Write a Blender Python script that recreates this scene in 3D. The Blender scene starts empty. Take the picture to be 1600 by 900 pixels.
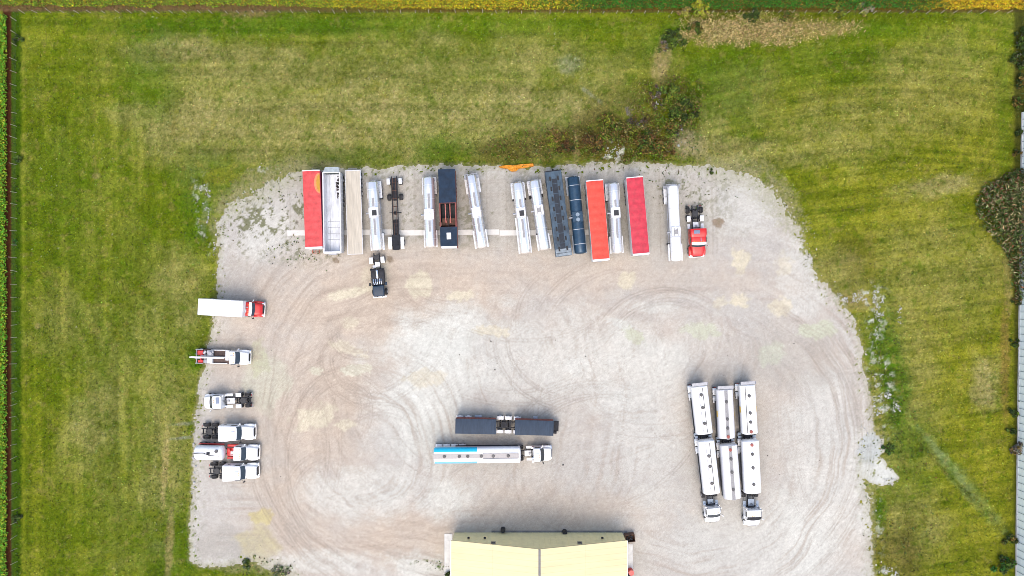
import bpy, bmesh, math, random
import numpy as np
from mathutils import Vector, Matrix

random.seed(7)
rng = np.random.default_rng(7)
R = math.radians
scene = bpy.context.scene
COL = scene.collection

# ------------------------------------------------------------------ camera, light, exposure
H = 111.0                                   # flying height of the drone
cam_d = bpy.data.cameras.new('camera')
cam = bpy.data.objects.new('camera', cam_d)
COL.objects.link(cam)
cam.location = (0, 0, H)
cam.rotation_euler = (0, 0, 0)              # straight down, north at the top
cam_d.sensor_width = 36.0
cam_d.lens = 36.0 / 1.48
cam_d.clip_end = 6000
scene.camera = cam

SUN_EL, SUN_AZ = 61.0, 184.0                # compass azimuth: from just west of south
world = bpy.data.worlds.new('World')
scene.world = world
world.use_nodes = True
wn = world.node_tree
bg = wn.nodes['Background']
sky = wn.nodes.new('ShaderNodeTexSky')
sky.sky_type = 'NISHITA'
sky.sun_disc = False
sky.sun_elevation = R(SUN_EL)
sky.sun_rotation = R(SUN_AZ)
sky.air_density = 1.0
sky.dust_density = 4.0
sky.ozone_density = 0.6
wn.links.new(sky.outputs[0], bg.inputs[0])
bg.inputs[1].default_value = 0.15
sun_d = bpy.data.lights.new('sun', 'SUN')
sun_d.energy = 0.52
sun_d.angle = R(80)
sun_d.color = (1.0, 0.94, 0.80)
sun = bpy.data.objects.new('sun', sun_d)
COL.objects.link(sun)
sun.location = (0, -60, 80)
sdir = Vector((math.sin(R(SUN_AZ)) * math.cos(R(SUN_EL)), math.cos(R(SUN_AZ)) * math.cos(R(SUN_EL)), math.sin(R(SUN_EL))))
sun.rotation_euler = sdir.to_track_quat('Z', 'Y').to_euler()
scene.view_settings.view_transform = 'Standard'
scene.view_settings.look = 'None'
scene.view_settings.gamma = 1.0
scene.view_settings.use_curve_mapping = False
scene.view_settings.exposure = 1.04
scene.cycles.pixel_filter_type = 'BLACKMAN_HARRIS'
scene.cycles.filter_width = 0.85

# ------------------------------------------------------------------ site plan: 1 plan unit = 0.1027 m on the ground
FP = 1600 / 1.48
def plan(u, v, z=0.0):
    s = FP / (H - z)
    return Vector(((u - 800) / s, (450 - v) / s, z))

def lin(c):
    c = c / 255.0
    return c / 12.92 if c <= 0.04045 else ((c + 0.055) / 1.055) ** 2.4
KEXP = 1.75
def alb(r, g, b):                            # sunlit sRGB tone -> surface albedo
    return np.array([lin(r), lin(g) * 1.015, lin(b) * 0.95]) / KEXP

# ------------------------------------------------------------------ object helpers
def tag(o, label=None, cat=None, group=None, kind=None):
    if label: o['label'] = label
    if cat: o['category'] = cat
    if group: o['group'] = group
    if kind: o['kind'] = kind
    return o

def thing(name, label, cat, loc=(0, 0, 0), rz=0.0, group=None):
    o = bpy.data.objects.new(name, None)
    o.empty_display_size = 0.5
    COL.objects.link(o)
    o.location = loc
    o.rotation_euler = (0, 0, rz)
    return tag(o, label, cat, group)

def link_mesh(name, me, mats, parent=None):
    o = bpy.data.objects.new(name, me)
    COL.objects.link(o)
    if mats is not None:
        for m in (mats if isinstance(mats, (list, tuple)) else [mats]):
            me.materials.append(m)
    if parent is not None:
        o.parent = parent
    return o

class MB:
    """collects shapes and links them as one mesh object"""
    def __init__(self):
        self.bm = bmesh.new()
    def _new(self, before):
        return [f for f in self.bm.faces if f.index == -1 or f not in before]
    def box(self, c, s, bevel=0.0, rot=None, mi=0, seg=1):
        M4 = Matrix.Translation(Vector(c))
        if rot is not None:
            M4 = M4 @ (rot if isinstance(rot, Matrix) else Matrix.Rotation(rot, 4, 'Z'))
        M4 = M4 @ Matrix.Diagonal((s[0], s[1], s[2], 1))
        r = bmesh.ops.create_cube(self.bm, size=1.0, matrix=M4)
        vs = r['verts']
        fs = {f for v in vs for f in v.link_faces}
        if mi:
            for f in fs: f.material_index = mi
        if bevel > 0:
            es = list({e for v in vs for e in v.link_edges})
            bmesh.ops.bevel(self.bm, geom=es, offset=min(bevel, min(s) * 0.45), segments=seg, affect='EDGES', clamp_overlap=True, material=mi if mi else -1)
        return self
    def cyl(self, p0, p1, r0, r1=None, n=12, caps=True, mi=0):
        p0, p1 = Vector(p0), Vector(p1)
        r1 = r0 if r1 is None else r1
        d = (p1 - p0)
        q = d.to_track_quat('Z', 'Y')
        ra, rb = [], []
        for k in range(n):
            a = 2 * math.pi * k / n
            w = q @ Vector((math.cos(a), math.sin(a), 0))
            ra.append(p0 + w * r0)
            rb.append(p1 + w * r1)
        return self.loft([ra, rb], caps, mi)
    def loft(self, rings, caps=True, mi=0, mfun=None):
        bm = self.bm
        vr = [[bm.verts.new(p) for p in ring] for ring in rings]
        n = len(vr[0])
        for i in range(len(vr) - 1):
            for k in range(n):
                f = bm.faces.new((vr[i][k], vr[i][(k + 1) % n], vr[i + 1][(k + 1) % n], vr[i + 1][k]))
                f.material_index = mfun(i, k) if mfun else mi
        if caps:
            f = bm.faces.new(list(reversed(vr[0]))); f.material_index = mfun(0, 0) if mfun else mi
            f = bm.faces.new(vr[-1]); f.material_index = mfun(len(vr) - 2, 0) if mfun else mi
        return self
    def tube(self, pts, r, n=8, mi=0):
        for a, b in zip(pts[:-1], pts[1:]):
            self.cyl(a, b, r, n=n, mi=mi)
        return self
    def body(self, secs, ex=6.0, N=28, mi=0):
        """secs: (x, half width, z0, z1[, y offset]) rounded boxes lofted along x"""
        rings = []
        for s in secs:
            x, hw, z0, z1 = s[:4]
            yo = s[4] if len(s) > 4 else 0.0
            rings.append([Vector((x, yo + y, (z0 + z1) / 2 + z)) for y, z in superell(hw, (z1 - z0) / 2, ex, N)])
        return self.loft(rings, True, mi)
    def prism(self, prof, y0, y1, mi=0):
        """prof: (x, z) outline pushed along y"""
        return self.loft([[Vector((x, y0, z)) for x, z in prof], [Vector((x, y1, z)) for x, z in prof]], True, mi)
    def plate(self, pts, t, mi=0):
        """closed outline (x, y, z), thickened downwards by t"""
        return self.loft([[Vector(p) for p in pts], [Vector((p[0], p[1], p[2] - t)) for p in pts]], True, mi)
    def build(self, name, mats, parent=None, sharp=0.6, smooth=True):
        bm = self.bm
        bmesh.ops.recalc_face_normals(bm, faces=bm.faces)
        for f in bm.faces: f.smooth = smooth
        for e in bm.edges:
            if len(e.link_faces) == 2:
                try:
                    e.smooth = e.calc_face_angle(3.2) < sharp
                except Exception:
                    e.smooth = False
            else:
                e.smooth = False
        me = bpy.data.meshes.new(name)
        bm.to_mesh(me)
        bm.free()
        return link_mesh(name, me, mats, parent)

def superell(a, b, ex, N):
    out = []
    for k in range(N):
        t = 2 * math.pi * (k + 0.5) / N
        c, s = math.cos(t), math.sin(t)
        out.append((math.copysign(abs(c) ** (2 / ex), c) * a, math.copysign(abs(s) ** (2 / ex), s) * b))
    return out

# ------------------------------------------------------------------ materials
def mix_rgb(nt, a, b, fac, mode='MIX'):
    n = nt.nodes.new('ShaderNodeMix')
    n.data_type = 'RGBA'; n.blend_type = mode
    for sock, val in ((n.inputs[6], a), (n.inputs[7], b)):
        if isinstance(val, bpy.types.NodeSocket): nt.links.new(val, sock)
        else: sock.default_value = (*val, 1.0)
    if isinstance(fac, bpy.types.NodeSocket): nt.links.new(fac, n.inputs[0])
    else: n.inputs[0].default_value = fac
    return n.outputs[2]

def noise_fac(nt, vec, scale, detail=4, rough=0.6, lo=0.35, hi=0.65, dist=0.0):
    n = nt.nodes.new('ShaderNodeTexNoise')
    n.inputs['Scale'].default_value = scale
    n.inputs['Detail'].default_value = detail
    n.inputs['Roughness'].default_value = rough
    n.inputs['Distortion'].default_value = dist
    nt.links.new(vec, n.inputs['Vector'])
    r = nt.nodes.new('ShaderNodeMapRange')
    r.inputs[1].default_value = lo; r.inputs[2].default_value = hi
    nt.links.new(n.outputs['Fac'], r.inputs[0])
    return r.outputs[0]

def mapped(nt, coord, scale=(1, 1, 1)):
    t = nt.nodes.new('ShaderNodeTexCoord')
    m = nt.nodes.new('ShaderNodeMapping')
    m.inputs['Scale'].default_value = scale
    nt.links.new(t.outputs[coord], m.inputs['Vector'])
    return m.outputs[0]

MATS = {}
def pmat(name, col, rough=0.5, metal=0.0, var=0.10, scale=2.0, dirt=(0.16, 0.14, 0.12), damt=0.18, stretch=(1, 1, 1), spec=0.5, coat=0.0, bump=0.0, bscale=20.0):
    if name in MATS: return MATS[name]
    m = bpy.data.materials.new(name)
    m.use_nodes = True
    nt = m.node_tree
    b = nt.nodes['Principled BSDF']
    vec = mapped(nt, 'Object', stretch)
    col = tuple(float(c) for c in col)
    lo = tuple(c * (1 - var) for c in col); hi = tuple(min(1.0, c * (1 + var)) for c in col)
    c1 = mix_rgb(nt, lo, hi, noise_fac(nt, vec, scale))
    if damt > 0:
        f = noise_fac(nt, vec, scale * 2.7, 6, 0.7, 0.52, 0.75)
        mul = nt.nodes.new('ShaderNodeMath'); mul.operation = 'MULTIPLY'
        nt.links.new(f, mul.inputs[0]); mul.inputs[1].default_value = damt
        c1 = mix_rgb(nt, c1, dirt, mul.outputs[0])
    nt.links.new(c1, b.inputs['Base Color'])
    b.inputs['Roughness'].default_value = rough
    b.inputs['Metallic'].default_value = metal
    b.inputs['Specular IOR Level'].default_value = spec
    b.inputs['Coat Weight'].default_value = coat
    if bump > 0:
        bn = nt.nodes.new('ShaderNodeBump'); bn.inputs['Strength'].default_value = bump; bn.inputs['Distance'].default_value = 0.05
        nt.links.new(noise_fac(nt, vec, bscale, 5, 0.6, 0.2, 0.8), bn.inputs['Height'])
        nt.links.new(bn.outputs[0], b.inputs['Normal'])
    MATS[name] = m
    return m

WHITE = pmat('white_paint', (0.78, 0.79, 0.80), 0.35, coat=0.2, var=0.04, damt=0.16)
WHITE2 = pmat('worn_white_paint', (0.66, 0.67, 0.68), 0.5, var=0.10, damt=0.3, scale=3)
SILVER = pmat('polished_aluminium', (0.90, 0.89, 0.88), 0.22, 0.72, var=0.02, damt=0.10, scale=.8, stretch=(0.3, 2, 2))
ALU = pmat('brushed_aluminium', (0.66, 0.665, 0.68), 0.42, 0.45, var=0.10, damt=0.2)
CHROME = pmat('chrome', (0.85, 0.86, 0.88), 0.12, 1.0, var=0.03, damt=0.05)
GALV = pmat('galvanised_steel', (0.34, 0.35, 0.38), 0.5, 0.5, var=0.15)
STEEL = pmat('dark_steel', (0.016, 0.018, 0.024), 0.6, 0.1, spec=0.25, var=0.3, damt=0.3, dirt=(0.06, 0.055, 0.05))
BLACK = pmat('black_plastic', (0.018, 0.019, 0.022), 0.55, var=0.3, damt=0.15)
RUBBER = pmat('tyre_rubber', (0.022, 0.022, 0.024), 0.85, var=0.3, damt=0.45, dirt=(0.17, 0.15, 0.13), scale=4)
GLASS = pmat('window_glass', (0.02, 0.03, 0.04), 0.08, 0.0, var=0.2, damt=0.0, spec=0.8)
RED = pmat('red_paint', (0.52, 0.015, 0.014), 0.35, coat=0.3, var=0.08, damt=0.10, dirt=(0.3, 0.12, 0.10))
REDTARP = pmat('red_tarp', (0.54, 0.052, 0.052), 0.55, var=0.2, damt=0.3, scale=1.4, dirt=(0.40, 0.10, 0.10), bump=0.25, bscale=3)
REDTARP2 = pmat('faded_red_tarp', (0.58, 0.05, 0.028), 0.55, var=0.18, damt=0.3, scale=1.4, dirt=(0.45, 0.12, 0.08), bump=0.25, bscale=3)
REDTARP3 = pmat('crimson_tarp', (0.46, 0.022, 0.044), 0.55, var=0.18, damt=0.3, scale=1.4, dirt=(0.40, 0.08, 0.08), bump=0.25, bscale=3)
CRIMSON = pmat('crimson_side', (0.25, 0.03, 0.07), 0.4, var=0.15)
OXIDE = pmat('oxide_red_steel', (0.20, 0.045, 0.035), 0.6, var=0.25, damt=0.3)
NAVY = pmat('navy_tarp', (0.009, 0.023, 0.046), 0.55, spec=0.25, var=0.25, damt=0.25, dirt=(0.03, 0.04, 0.06), scale=1.2, bump=0.3, bscale=2.5)
SLATE = pmat('slate_blue_tarp', (0.026, 0.042, 0.068), 0.6, spec=0.25, var=0.2, damt=0.25, dirt=(0.06, 0.075, 0.1), scale=1.2, stretch=(2.5, 0.5, 1), bump=0.2, bscale=3)
NAVYTANK = pmat('navy_tank_paint', (0.022, 0.055, 0.095), 0.3, 0.35, var=0.15, damt=0.25, dirt=(0.12, 0.16, 0.2))
PLANK = pmat('pale_plank_deck', (0.50, 0.455, 0.375), 0.75, var=0.12, damt=0.25, dirt=(0.30, 0.27, 0.22), scale=1.5, stretch=(0.3, 6, 1))
CYAN = pmat('bright_blue_paint', (0.015, 0.47, 0.70), 0.3, coat=0.2, var=0.06, damt=0.08, dirt=(0.3, 0.4, 0.5))
SKYB = pmat('light_blue_paint', (0.14, 0.40, 0.56), 0.3, coat=0.2, var=0.06, damt=0.08, dirt=(0.3, 0.4, 0.5))
PALEBLUE = pmat('pale_grey_blue_paint', (0.28, 0.34, 0.41), 0.4, var=0.15, damt=0.2)
WALK = pmat('grip_walkway', (0.27, 0.265, 0.265), 0.7, var=0.12, damt=0.25, scale=5)
GREYLID = pmat('manhole_grey', (0.09, 0.09, 0.095), 0.5, 0.4, var=0.2)
REDLID = pmat('manhole_rust_red', (0.28, 0.07, 0.055), 0.5, 0.1, var=0.2)
YELLOW = pmat('yellow_marking', (0.65, 0.42, 0.04), 0.5)
AMBER = pmat('amber_lens', (0.7, 0.25, 0.02), 0.3)
LAMPR = pmat('red_lens', (0.4, 0.01, 0.01), 0.3)
LAMPW = pmat('headlamp_lens', (0.7, 0.72, 0.75), 0.1)
OCHRE = pmat('ochre_emblem', (0.44, 0.22, 0.015), 0.55)
PEACH = pmat('peach_emblem', (0.66, 0.20, 0.08), 0.55)
BROWNDECK = pmat('brown_deck', (0.085, 0.055, 0.045), 0.7, var=0.25, damt=0.3)
RUST = pmat('rusty_steel', (0.11, 0.055, 0.035), 0.8, var=0.35, damt=0.4)
CONC = pmat('concrete', (0.58, 0.575, 0.56), 0.85, var=0.12, damt=0.3, dirt=(0.28, 0.26, 0.24), scale=0.7, bump=0.2)
TYREGREEN = pmat('tarp_orange', (0.62, 0.26, 0.02), 0.6, var=0.2, damt=0.25, dirt=(0.5, 0.35, 0.2))

# ------------------------------------------------------------------ numpy noise
_TAB = rng.random((257, 257))
_TAB[256, :] = _TAB[0, :]; _TAB[:, 256] = _TAB[:, 0]
def vn(x, y, seed=0):
    x = np.asarray(x, float) + seed * 37.17; y = np.asarray(y, float) + seed * 11.73
    xi = np.floor(x); yi = np.floor(y)
    fx = x - xi; fy = y - yi
    xi = xi.astype(int) % 256; yi = yi.astype(int) % 256
    fx = fx * fx * (3 - 2 * fx); fy = fy * fy * (3 - 2 * fy)
    a = _TAB[xi, yi]; b = _TAB[xi + 1, yi]; c = _TAB[xi, yi + 1]; d = _TAB[xi + 1, yi + 1]
    return (a * (1 - fx) + b * fx) * (1 - fy) + (c * (1 - fx) + d * fx) * fy
def fbm(x, y, f, oct=4, seed=0, gain=0.5):
    s = 0; a = 1; t = 0
    for o in range(oct):
        s = s + a * (vn(x * f, y * f, seed + o * 3) - 0.5); t += a
        a *= gain; f *= 2.03
    return s / t * 2            # about -1..1
def smooth(e0, e1, x):
    t = np.clip((x - e0) / (e1 - e0), 0, 1)
    return t * t * (3 - 2 * t)
def poly_sd(px, py, poly):
    """signed distance (negative inside) to a closed polygon"""
    d = np.full(px.shape, 1e9); inside = np.zeros(px.shape, bool)
    n = len(poly)
    for i in range(n):
        x0, y0 = poly[i]; x1, y1 = poly[(i + 1) % n]
        ex, ey = x1 - x0, y1 - y0
        t = np.clip(((px - x0) * ex + (py - y0) * ey) / (ex * ex + ey * ey + 1e-9), 0, 1)
        d = np.minimum(d, np.hypot(px - x0 - t * ex, py - y0 - t * ey))
        c = ((y0 <= py) != (y1 <= py))
        with np.errstate(divide='ignore', invalid='ignore'):
            xs = x0 + (py - y0) / (ey if ey != 0 else 1e-9) * ex
        inside ^= c & (px < xs)
    return np.where(inside, -d, d)
# ------------------------------------------------------------------ the ground: lawn and gravel yard from one fine grid
S0 = FP / H
STEP = 0.165
gx = np.arange(-92, 92.001, STEP); gy = np.arange(-56, 54.001, STEP)
NX, NY = len(gx), len(gy)
X, Y = np.meshgrid(gx, gy)                   # (NY, NX)
U = 800 + X * S0; V = 450 - Y * S0

YARD = [(352, 328), (372, 312), (400, 294), (440, 276), (468, 264), (560, 262), (680, 258), (760, 260), (850, 260), (930, 254),
        (1000, 256), (1060, 258), (1110, 260), (1165, 270), (1205, 292), (1230, 325), (1250, 362), (1262, 398), (1278, 432),
        (1302, 458), (1326, 490), (1344, 532), (1352, 580), (1360, 620), (1362, 670), (1352, 700), (1345, 730), (1352, 762),
        (1361, 790), (1362, 850), (1362, 1010), (700, 1010), (480, 1010), (452, 905), (430, 892), (395, 880), (372, 884), (345, 888), (318, 886),
        (297, 876), (296, 830), (299, 760), (302, 700), (306, 650), (311, 610), (318, 572), (326, 532), (332, 500), (338, 462),
        (340, 400), (339, 350)]
sd0 = poly_sd(U, V, YARD)
wob = fbm(U, V, 0.045, 4, 1, 0.6) * 7 + fbm(U, V, 0.3, 3, 2) * 4
rag = smooth(150, 0, np.hypot((U - 1215) / 1.0, (V - 330) / 1.2)) + .6 * smooth(90, 0, np.hypot(U - 1330, V - 480)) + .6 * smooth(90, 0, np.hypot((U - 400) / 1.3, V - 290))
sd = sd0 + rag * (fbm(U, V, .5, 3, 3, .8) * 26 + fbm(U, V, .09, 3, 4) * 12) + wob * np.clip(0.5 + 0.5 * smooth(240, 380, U), 0.5, 1)
# small islands of weeds and of gravel near the edge
speck = fbm(U, V, 0.22, 4, 5, 0.65)

def blob(u, v, ru, rv, ang=0.0, warp=0.35, seed=9, soft=0.35):
    a = R(ang)
    du, dv = U - u, V - v
    p = (du * math.cos(a) + dv * math.sin(a)) / ru
    q = (-du * math.sin(a) + dv * math.cos(a)) / rv
    d = np.hypot(p, q) + fbm(U, V, 1.6 / max(8, min(ru, rv)), 4, seed) * warp
    return 1 - smooth(1 - soft, 1 + soft, d)

def tint(col, mask, c):
    col += (c - col) * mask[..., None]

# ---- lawn
LG = alb(110, 128, 25); LD = alb(168, 160, 106); LY = alb(147, 147, 44); LK = alb(80, 117, 20); LB = alb(98, 88, 44); LT = alb(176, 158, 112)
LGY = alb(152, 158, 140)
lawn = np.empty(U.shape + (3,)); lawn[:] = LG
big = fbm(U, V, 0.012, 4, 11); mid = fbm(U, V, 0.05, 4, 12, 0.6); fine = fbm(U, V, 0.22, 4, 13, 0.7); vfine = fbm(U, V, 0.6, 2, 14)
wv = 1 - smooth(240, 380, U) * smooth(60, 10, V * 0)            # west strip: mown north-south
wv = (1 - smooth(230, 340, U)) * smooth(60, 200, V)
we = smooth(1010, 1120, U)
st_v = vn(U * 0.075, V * 0.004, 21) - .5 + 0.7 * (vn(U * 0.22, V * 0.012, 22) - .5)
st_h = vn(U * 0.004, V * 0.09, 23) - .5 + 0.7 * (vn(U * 0.012, V * 0.26, 24) - .5)
acr = V + 0.13 * U - 0.00045 * (U - 1250) ** 2 * (V < 260)
st_e = vn(U * 0.005, acr * 0.13, 25) - .5 + 0.8 * (vn(U * 0.014, acr * 0.36, 26) - .5)
stripe = st_v * wv + (1 - wv) * (st_h * (1 - we) + st_e * we)
# broad dry, yellow and lush zones
dry = np.zeros(U.shape)
for (u, v, ru, rv, s, ang) in [(270, 80, 60, 28, .75, 0), (420, 110, 170, 40, .55, 3), (360, 190, 140, 70, .7, 0), (560, 190, 240, 62, .75, 0),
        (820, 180, 140, 60, .8, 0), (700, 120, 260, 60, .5, 0), (900, 150, 90, 60, .5, 0), (240, 560, 90, 90, .28, 0), (150, 660, 40, 70, .5, 20),
        (120, 520, 110, 60, .2, 0), (260, 700, 40, 150, .45, 4), (280, 460, 40, 70, .45, 0), (1400, 640, 60, 190, .45, 0), (1540, 600, 22, 40, .9, 0),
        (1330, 200, 120, 60, .4, -8), (1160, 150, 70, 60, .3, 0), (1420, 830, 60, 60, .5, 0), (1480, 420, 110, 80, .35, -8), (1310, 420, 40, 40, .5, 0),
        (330, 250, 60, 50, .5, 0), (1450, 130, 120, 70, .3, 0), (1470, 290, 60, 16, .75, -8), (1200, 240, 110, 26, .5, 0), (200, 690, 60, 180, .22, 0)]:
    dry = np.maximum(dry, s * blob(u, v, ru, rv, ang, 0.5, 31, 0.6))
dry = np.clip(dry * (0.92 + 0.35 * mid + 0.6 * fine) + 0.16 * big + 0.14 * mid, 0, 1)
yel = np.clip(0.62 * smooth(1000, 1400, U) * smooth(40, 160, V) + 0.35 * smooth(150, 20, U) * smooth(300, 700, V) + 0.35 * mid + 0.3 * big + 0.22 * stripe * 2, 0, 0.95)
tint(lawn, yel, LY)
tint(lawn, dry, LD)
lush = np.zeros(U.shape)
for (u, v, ru, rv, s, ang) in [(420, 40, 230, 16, .7, 0), (230, 50, 40, 20, .7, 0), (750, 40, 200, 14, .45, 0), (230, 120, 40, 60, .45, 0), (110, 300, 60, 90, .25, 0),
        (1130, 130, 70, 60, .45, 0), (1290, 100, 80, 40, .35, 0), (1395, 590, 24, 110, .85, -8), (1375, 530, 22, 50, .8, 0), (1420, 690, 40, 40, .6, 30), (1375, 800, 10, 24, .9, 0),
        (305, 330, 26, 60, .55, 0), (330, 270, 50, 30, .5, 0), (310, 560, 16, 16, .9, 0), (690, 235, 40, 22, .6, 0), (530, 245, 60, 14, .4, 0), (1360, 45, 60, 12, .6, 0),
        (270, 880, 40, 90, .45, 0), (1040, 60, 20, 40, .6, 40), (1570, 200, 14, 160, .4, 0), (1400, 740, 60, 40, .35, 0)]:
    lush = np.maximum(lush, s * blob(u, v, ru, rv, ang, 0.45, 41, 0.6))
tint(lawn, np.clip(lush * (1 + 0.5 * fine), 0, 1), LK)
# brown weedy belt at the head of the yard, paths, straw bank
for (u, v, ru, rv, s, ang, c) in [(850, 228, 95, 24, .6, -6, LB), (790, 240, 50, 14, .4, -8, LB), (930, 205, 40, 40, .7, 0, LB), (985, 225, 80, 34, .75, 0, LB), (900, 235, 5, 24, .8, 0, LT), (1010, 160, 60, 50, .3, 0, LB),
        (1035, 95, 13, 34, .8, 12, LT), (1075, 228, 24, 22, .75, 0, alb(172, 160, 130)), (1110, 205, 24, 30, .4, 0, LD),
        (1160, 48, 84, 20, .7, 0, LT), (1265, 45, 62, 13, .6, 0, alb(176, 158, 104)), (1180, 30, 130, 8, .5, 0, LY), (925, 150, 20, 3, .5, 38, LGY), (890, 100, 20, 14, .35, 0, LGY),
        (1510, 760, 95, 12, .38, 50, alb(112, 138, 96)), (1480, 722, 60, 5, .4, 50, alb(132, 152, 112)), (1400, 860, 40, 40, .5, 0, LB), (1420, 855, 10, 60, .3, 0, LB),
        (320, 340, 5, 40, .25, 5, LGY), (345, 275, 30, 14, .5, 0, LY), (1330, 470, 34, 16, .5, 0, LT), (1340, 400, 30, 40, .35, 0, LB),
        (388, 20, 36, 7, .7, 0, alb(140, 118, 84)), (200, 180, 30, 20, .35, 0, LD), (1140, 235, 60, 20, .4, 0, LD), (290, 662, 26, 2.2, .6, -4, LGY), (288, 684, 22, 2.2, .6, -5, LGY),
        (258, 730, 5, 60, .6, 3, LT), (265, 850, 6, 60, .55, 3, LT), (1570, 560, 7, 90, .7, 0, alb(150, 128, 70)), (1575, 420, 7, 60, .4, 0, LT), (150, 275, 6, 5, .5, 0, LT), (60, 510, 5, 5, .5, 0, LT)]:
    tint(lawn, np.clip(s * blob(u, v, ru, rv, ang, 0.5, 51, 0.5) * (1 + 0.7 * fine), 0, 1), c)
pa = fbm(U, V, 0.085, 4, 63, 0.65); pb = fbm(U, V, 0.10, 4, 66, 0.65)
tint(lawn, .55 * smooth(.12, .6, pa), alb(84, 116, 8)); tint(lawn, .5 * smooth(.15, .6, pb), alb(152, 142, 78)); tint(lawn, .4 * smooth(.2, .7, -pa), alb(150, 150, 44))
lawn *= (1 + 0.31 * stripe + 0.30 * fine + 0.16 * mid + 0.08 * big + 0.26 * vfine)[..., None]
flake = (vn(U * 0.55, V * 0.55, 61) > 0.955) & (fbm(U, V, 0.03, 3, 62) > 0.36) & (U < 1100)
lawn[flake] = lawn[flake] * 0.45 + alb(200, 200, 170) * 0.55
# pale limestone fines between the weeds along the ditch
wpat = smooth(.08, .38, fbm(U, V, .11, 5, 160, .7))
for (u, v, ru, rv, s) in [(1368, 485, 18, 40, .8), (1330, 465, 40, 12, .8), (1378, 610, 22, 60, .7), (1402, 640, 10, 14, .8), (1352, 700, 12, 50, .8), (1372, 560, 12, 60, .5), (1390, 895, 20, 10, .9), (955, 238, 20, 16, .9), (1370, 800, 8, 60, .4), (318, 335, 12, 60, .5), (425, 264, 40, 5, .5)]:
    tint(lawn, np.clip(1.3 * s * wpat * blob(u, v, ru, rv, -6, .5, 161, .5), 0, .92), alb(214, 216, 208))
# bare soil beside the crops
soil = alb(84, 52, 34)
tint(lawn, np.clip(smooth(21, 17, U + 1.5 * fine) * smooth(3, 6, U) * 1.0, 0, 1), soil)
tint(lawn, 0.9 * smooth(36, 30, U + 3 * fine) * smooth(16, 20, U), LK * 0.7)
tint(lawn, np.clip(smooth(20, 16, V + 3 * fine) * (0.85 + .4 * fine), 0, 1) * smooth(700, 400, U), alb(126, 98, 74))
tint(lawn, np.clip(smooth(21, 17, V + 2 * fine), 0, 1) * 0.8 * smooth(400, 700, U), alb(112, 84, 40))
tint(lawn, np.clip(smooth(1580, 1588, U + 3 * fine), 0, 1) * 0.8, alb(70, 72, 36))

# ---- gravel
GG = alb(216, 210, 207); GT = alb(219, 202, 189); GW = alb(240, 239, 236); GS = alb(238, 227, 206); GGN = alb(220, 221, 202); GD = alb(184, 178, 172); GYL = alb(224, 208, 158)
GWEED = alb(128, 138, 88)
grav = np.empty(U.shape + (3,)); grav[:] = GG
gb = fbm(U, V, 0.011, 4, 71); gm = fbm(U, V, 0.045, 4, 72, 0.6); gf = fbm(U, V, 0.2, 4, 73, 0.7); gv = fbm(U, V, 0.6, 2, 74)
tan = np.zeros(U.shape)
for (u, v, ru, rv, s, ang) in [(600, 470, 210, 70, .95, 0), (500, 620, 90, 190, .85, 8), (430, 640, 60, 170, .55, 0), (880, 430, 420, 34, .65, 2), (700, 440, 130, 50, .8, 0), (950, 520, 220, 90, .4, 0),
        (620, 840, 110, 50, .75, 0), (480, 820, 90, 80, .6, 0), (1180, 560, 200, 200, .22, 0), (880, 800, 190, 34, .5, 0), (620, 560, 120, 60, .6, 0), (1330, 830, 30, 60, .35, 0), (400, 560, 60, 80, .5, 0)]:
    tan = np.maximum(tan, s * blob(u, v, ru, rv, ang, 0.5, 75, 0.7))
tan = np.clip(tan + 0.3 * gb + 0.22 * gm, 0, 1)
tint(grav, tan, GT)
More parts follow.
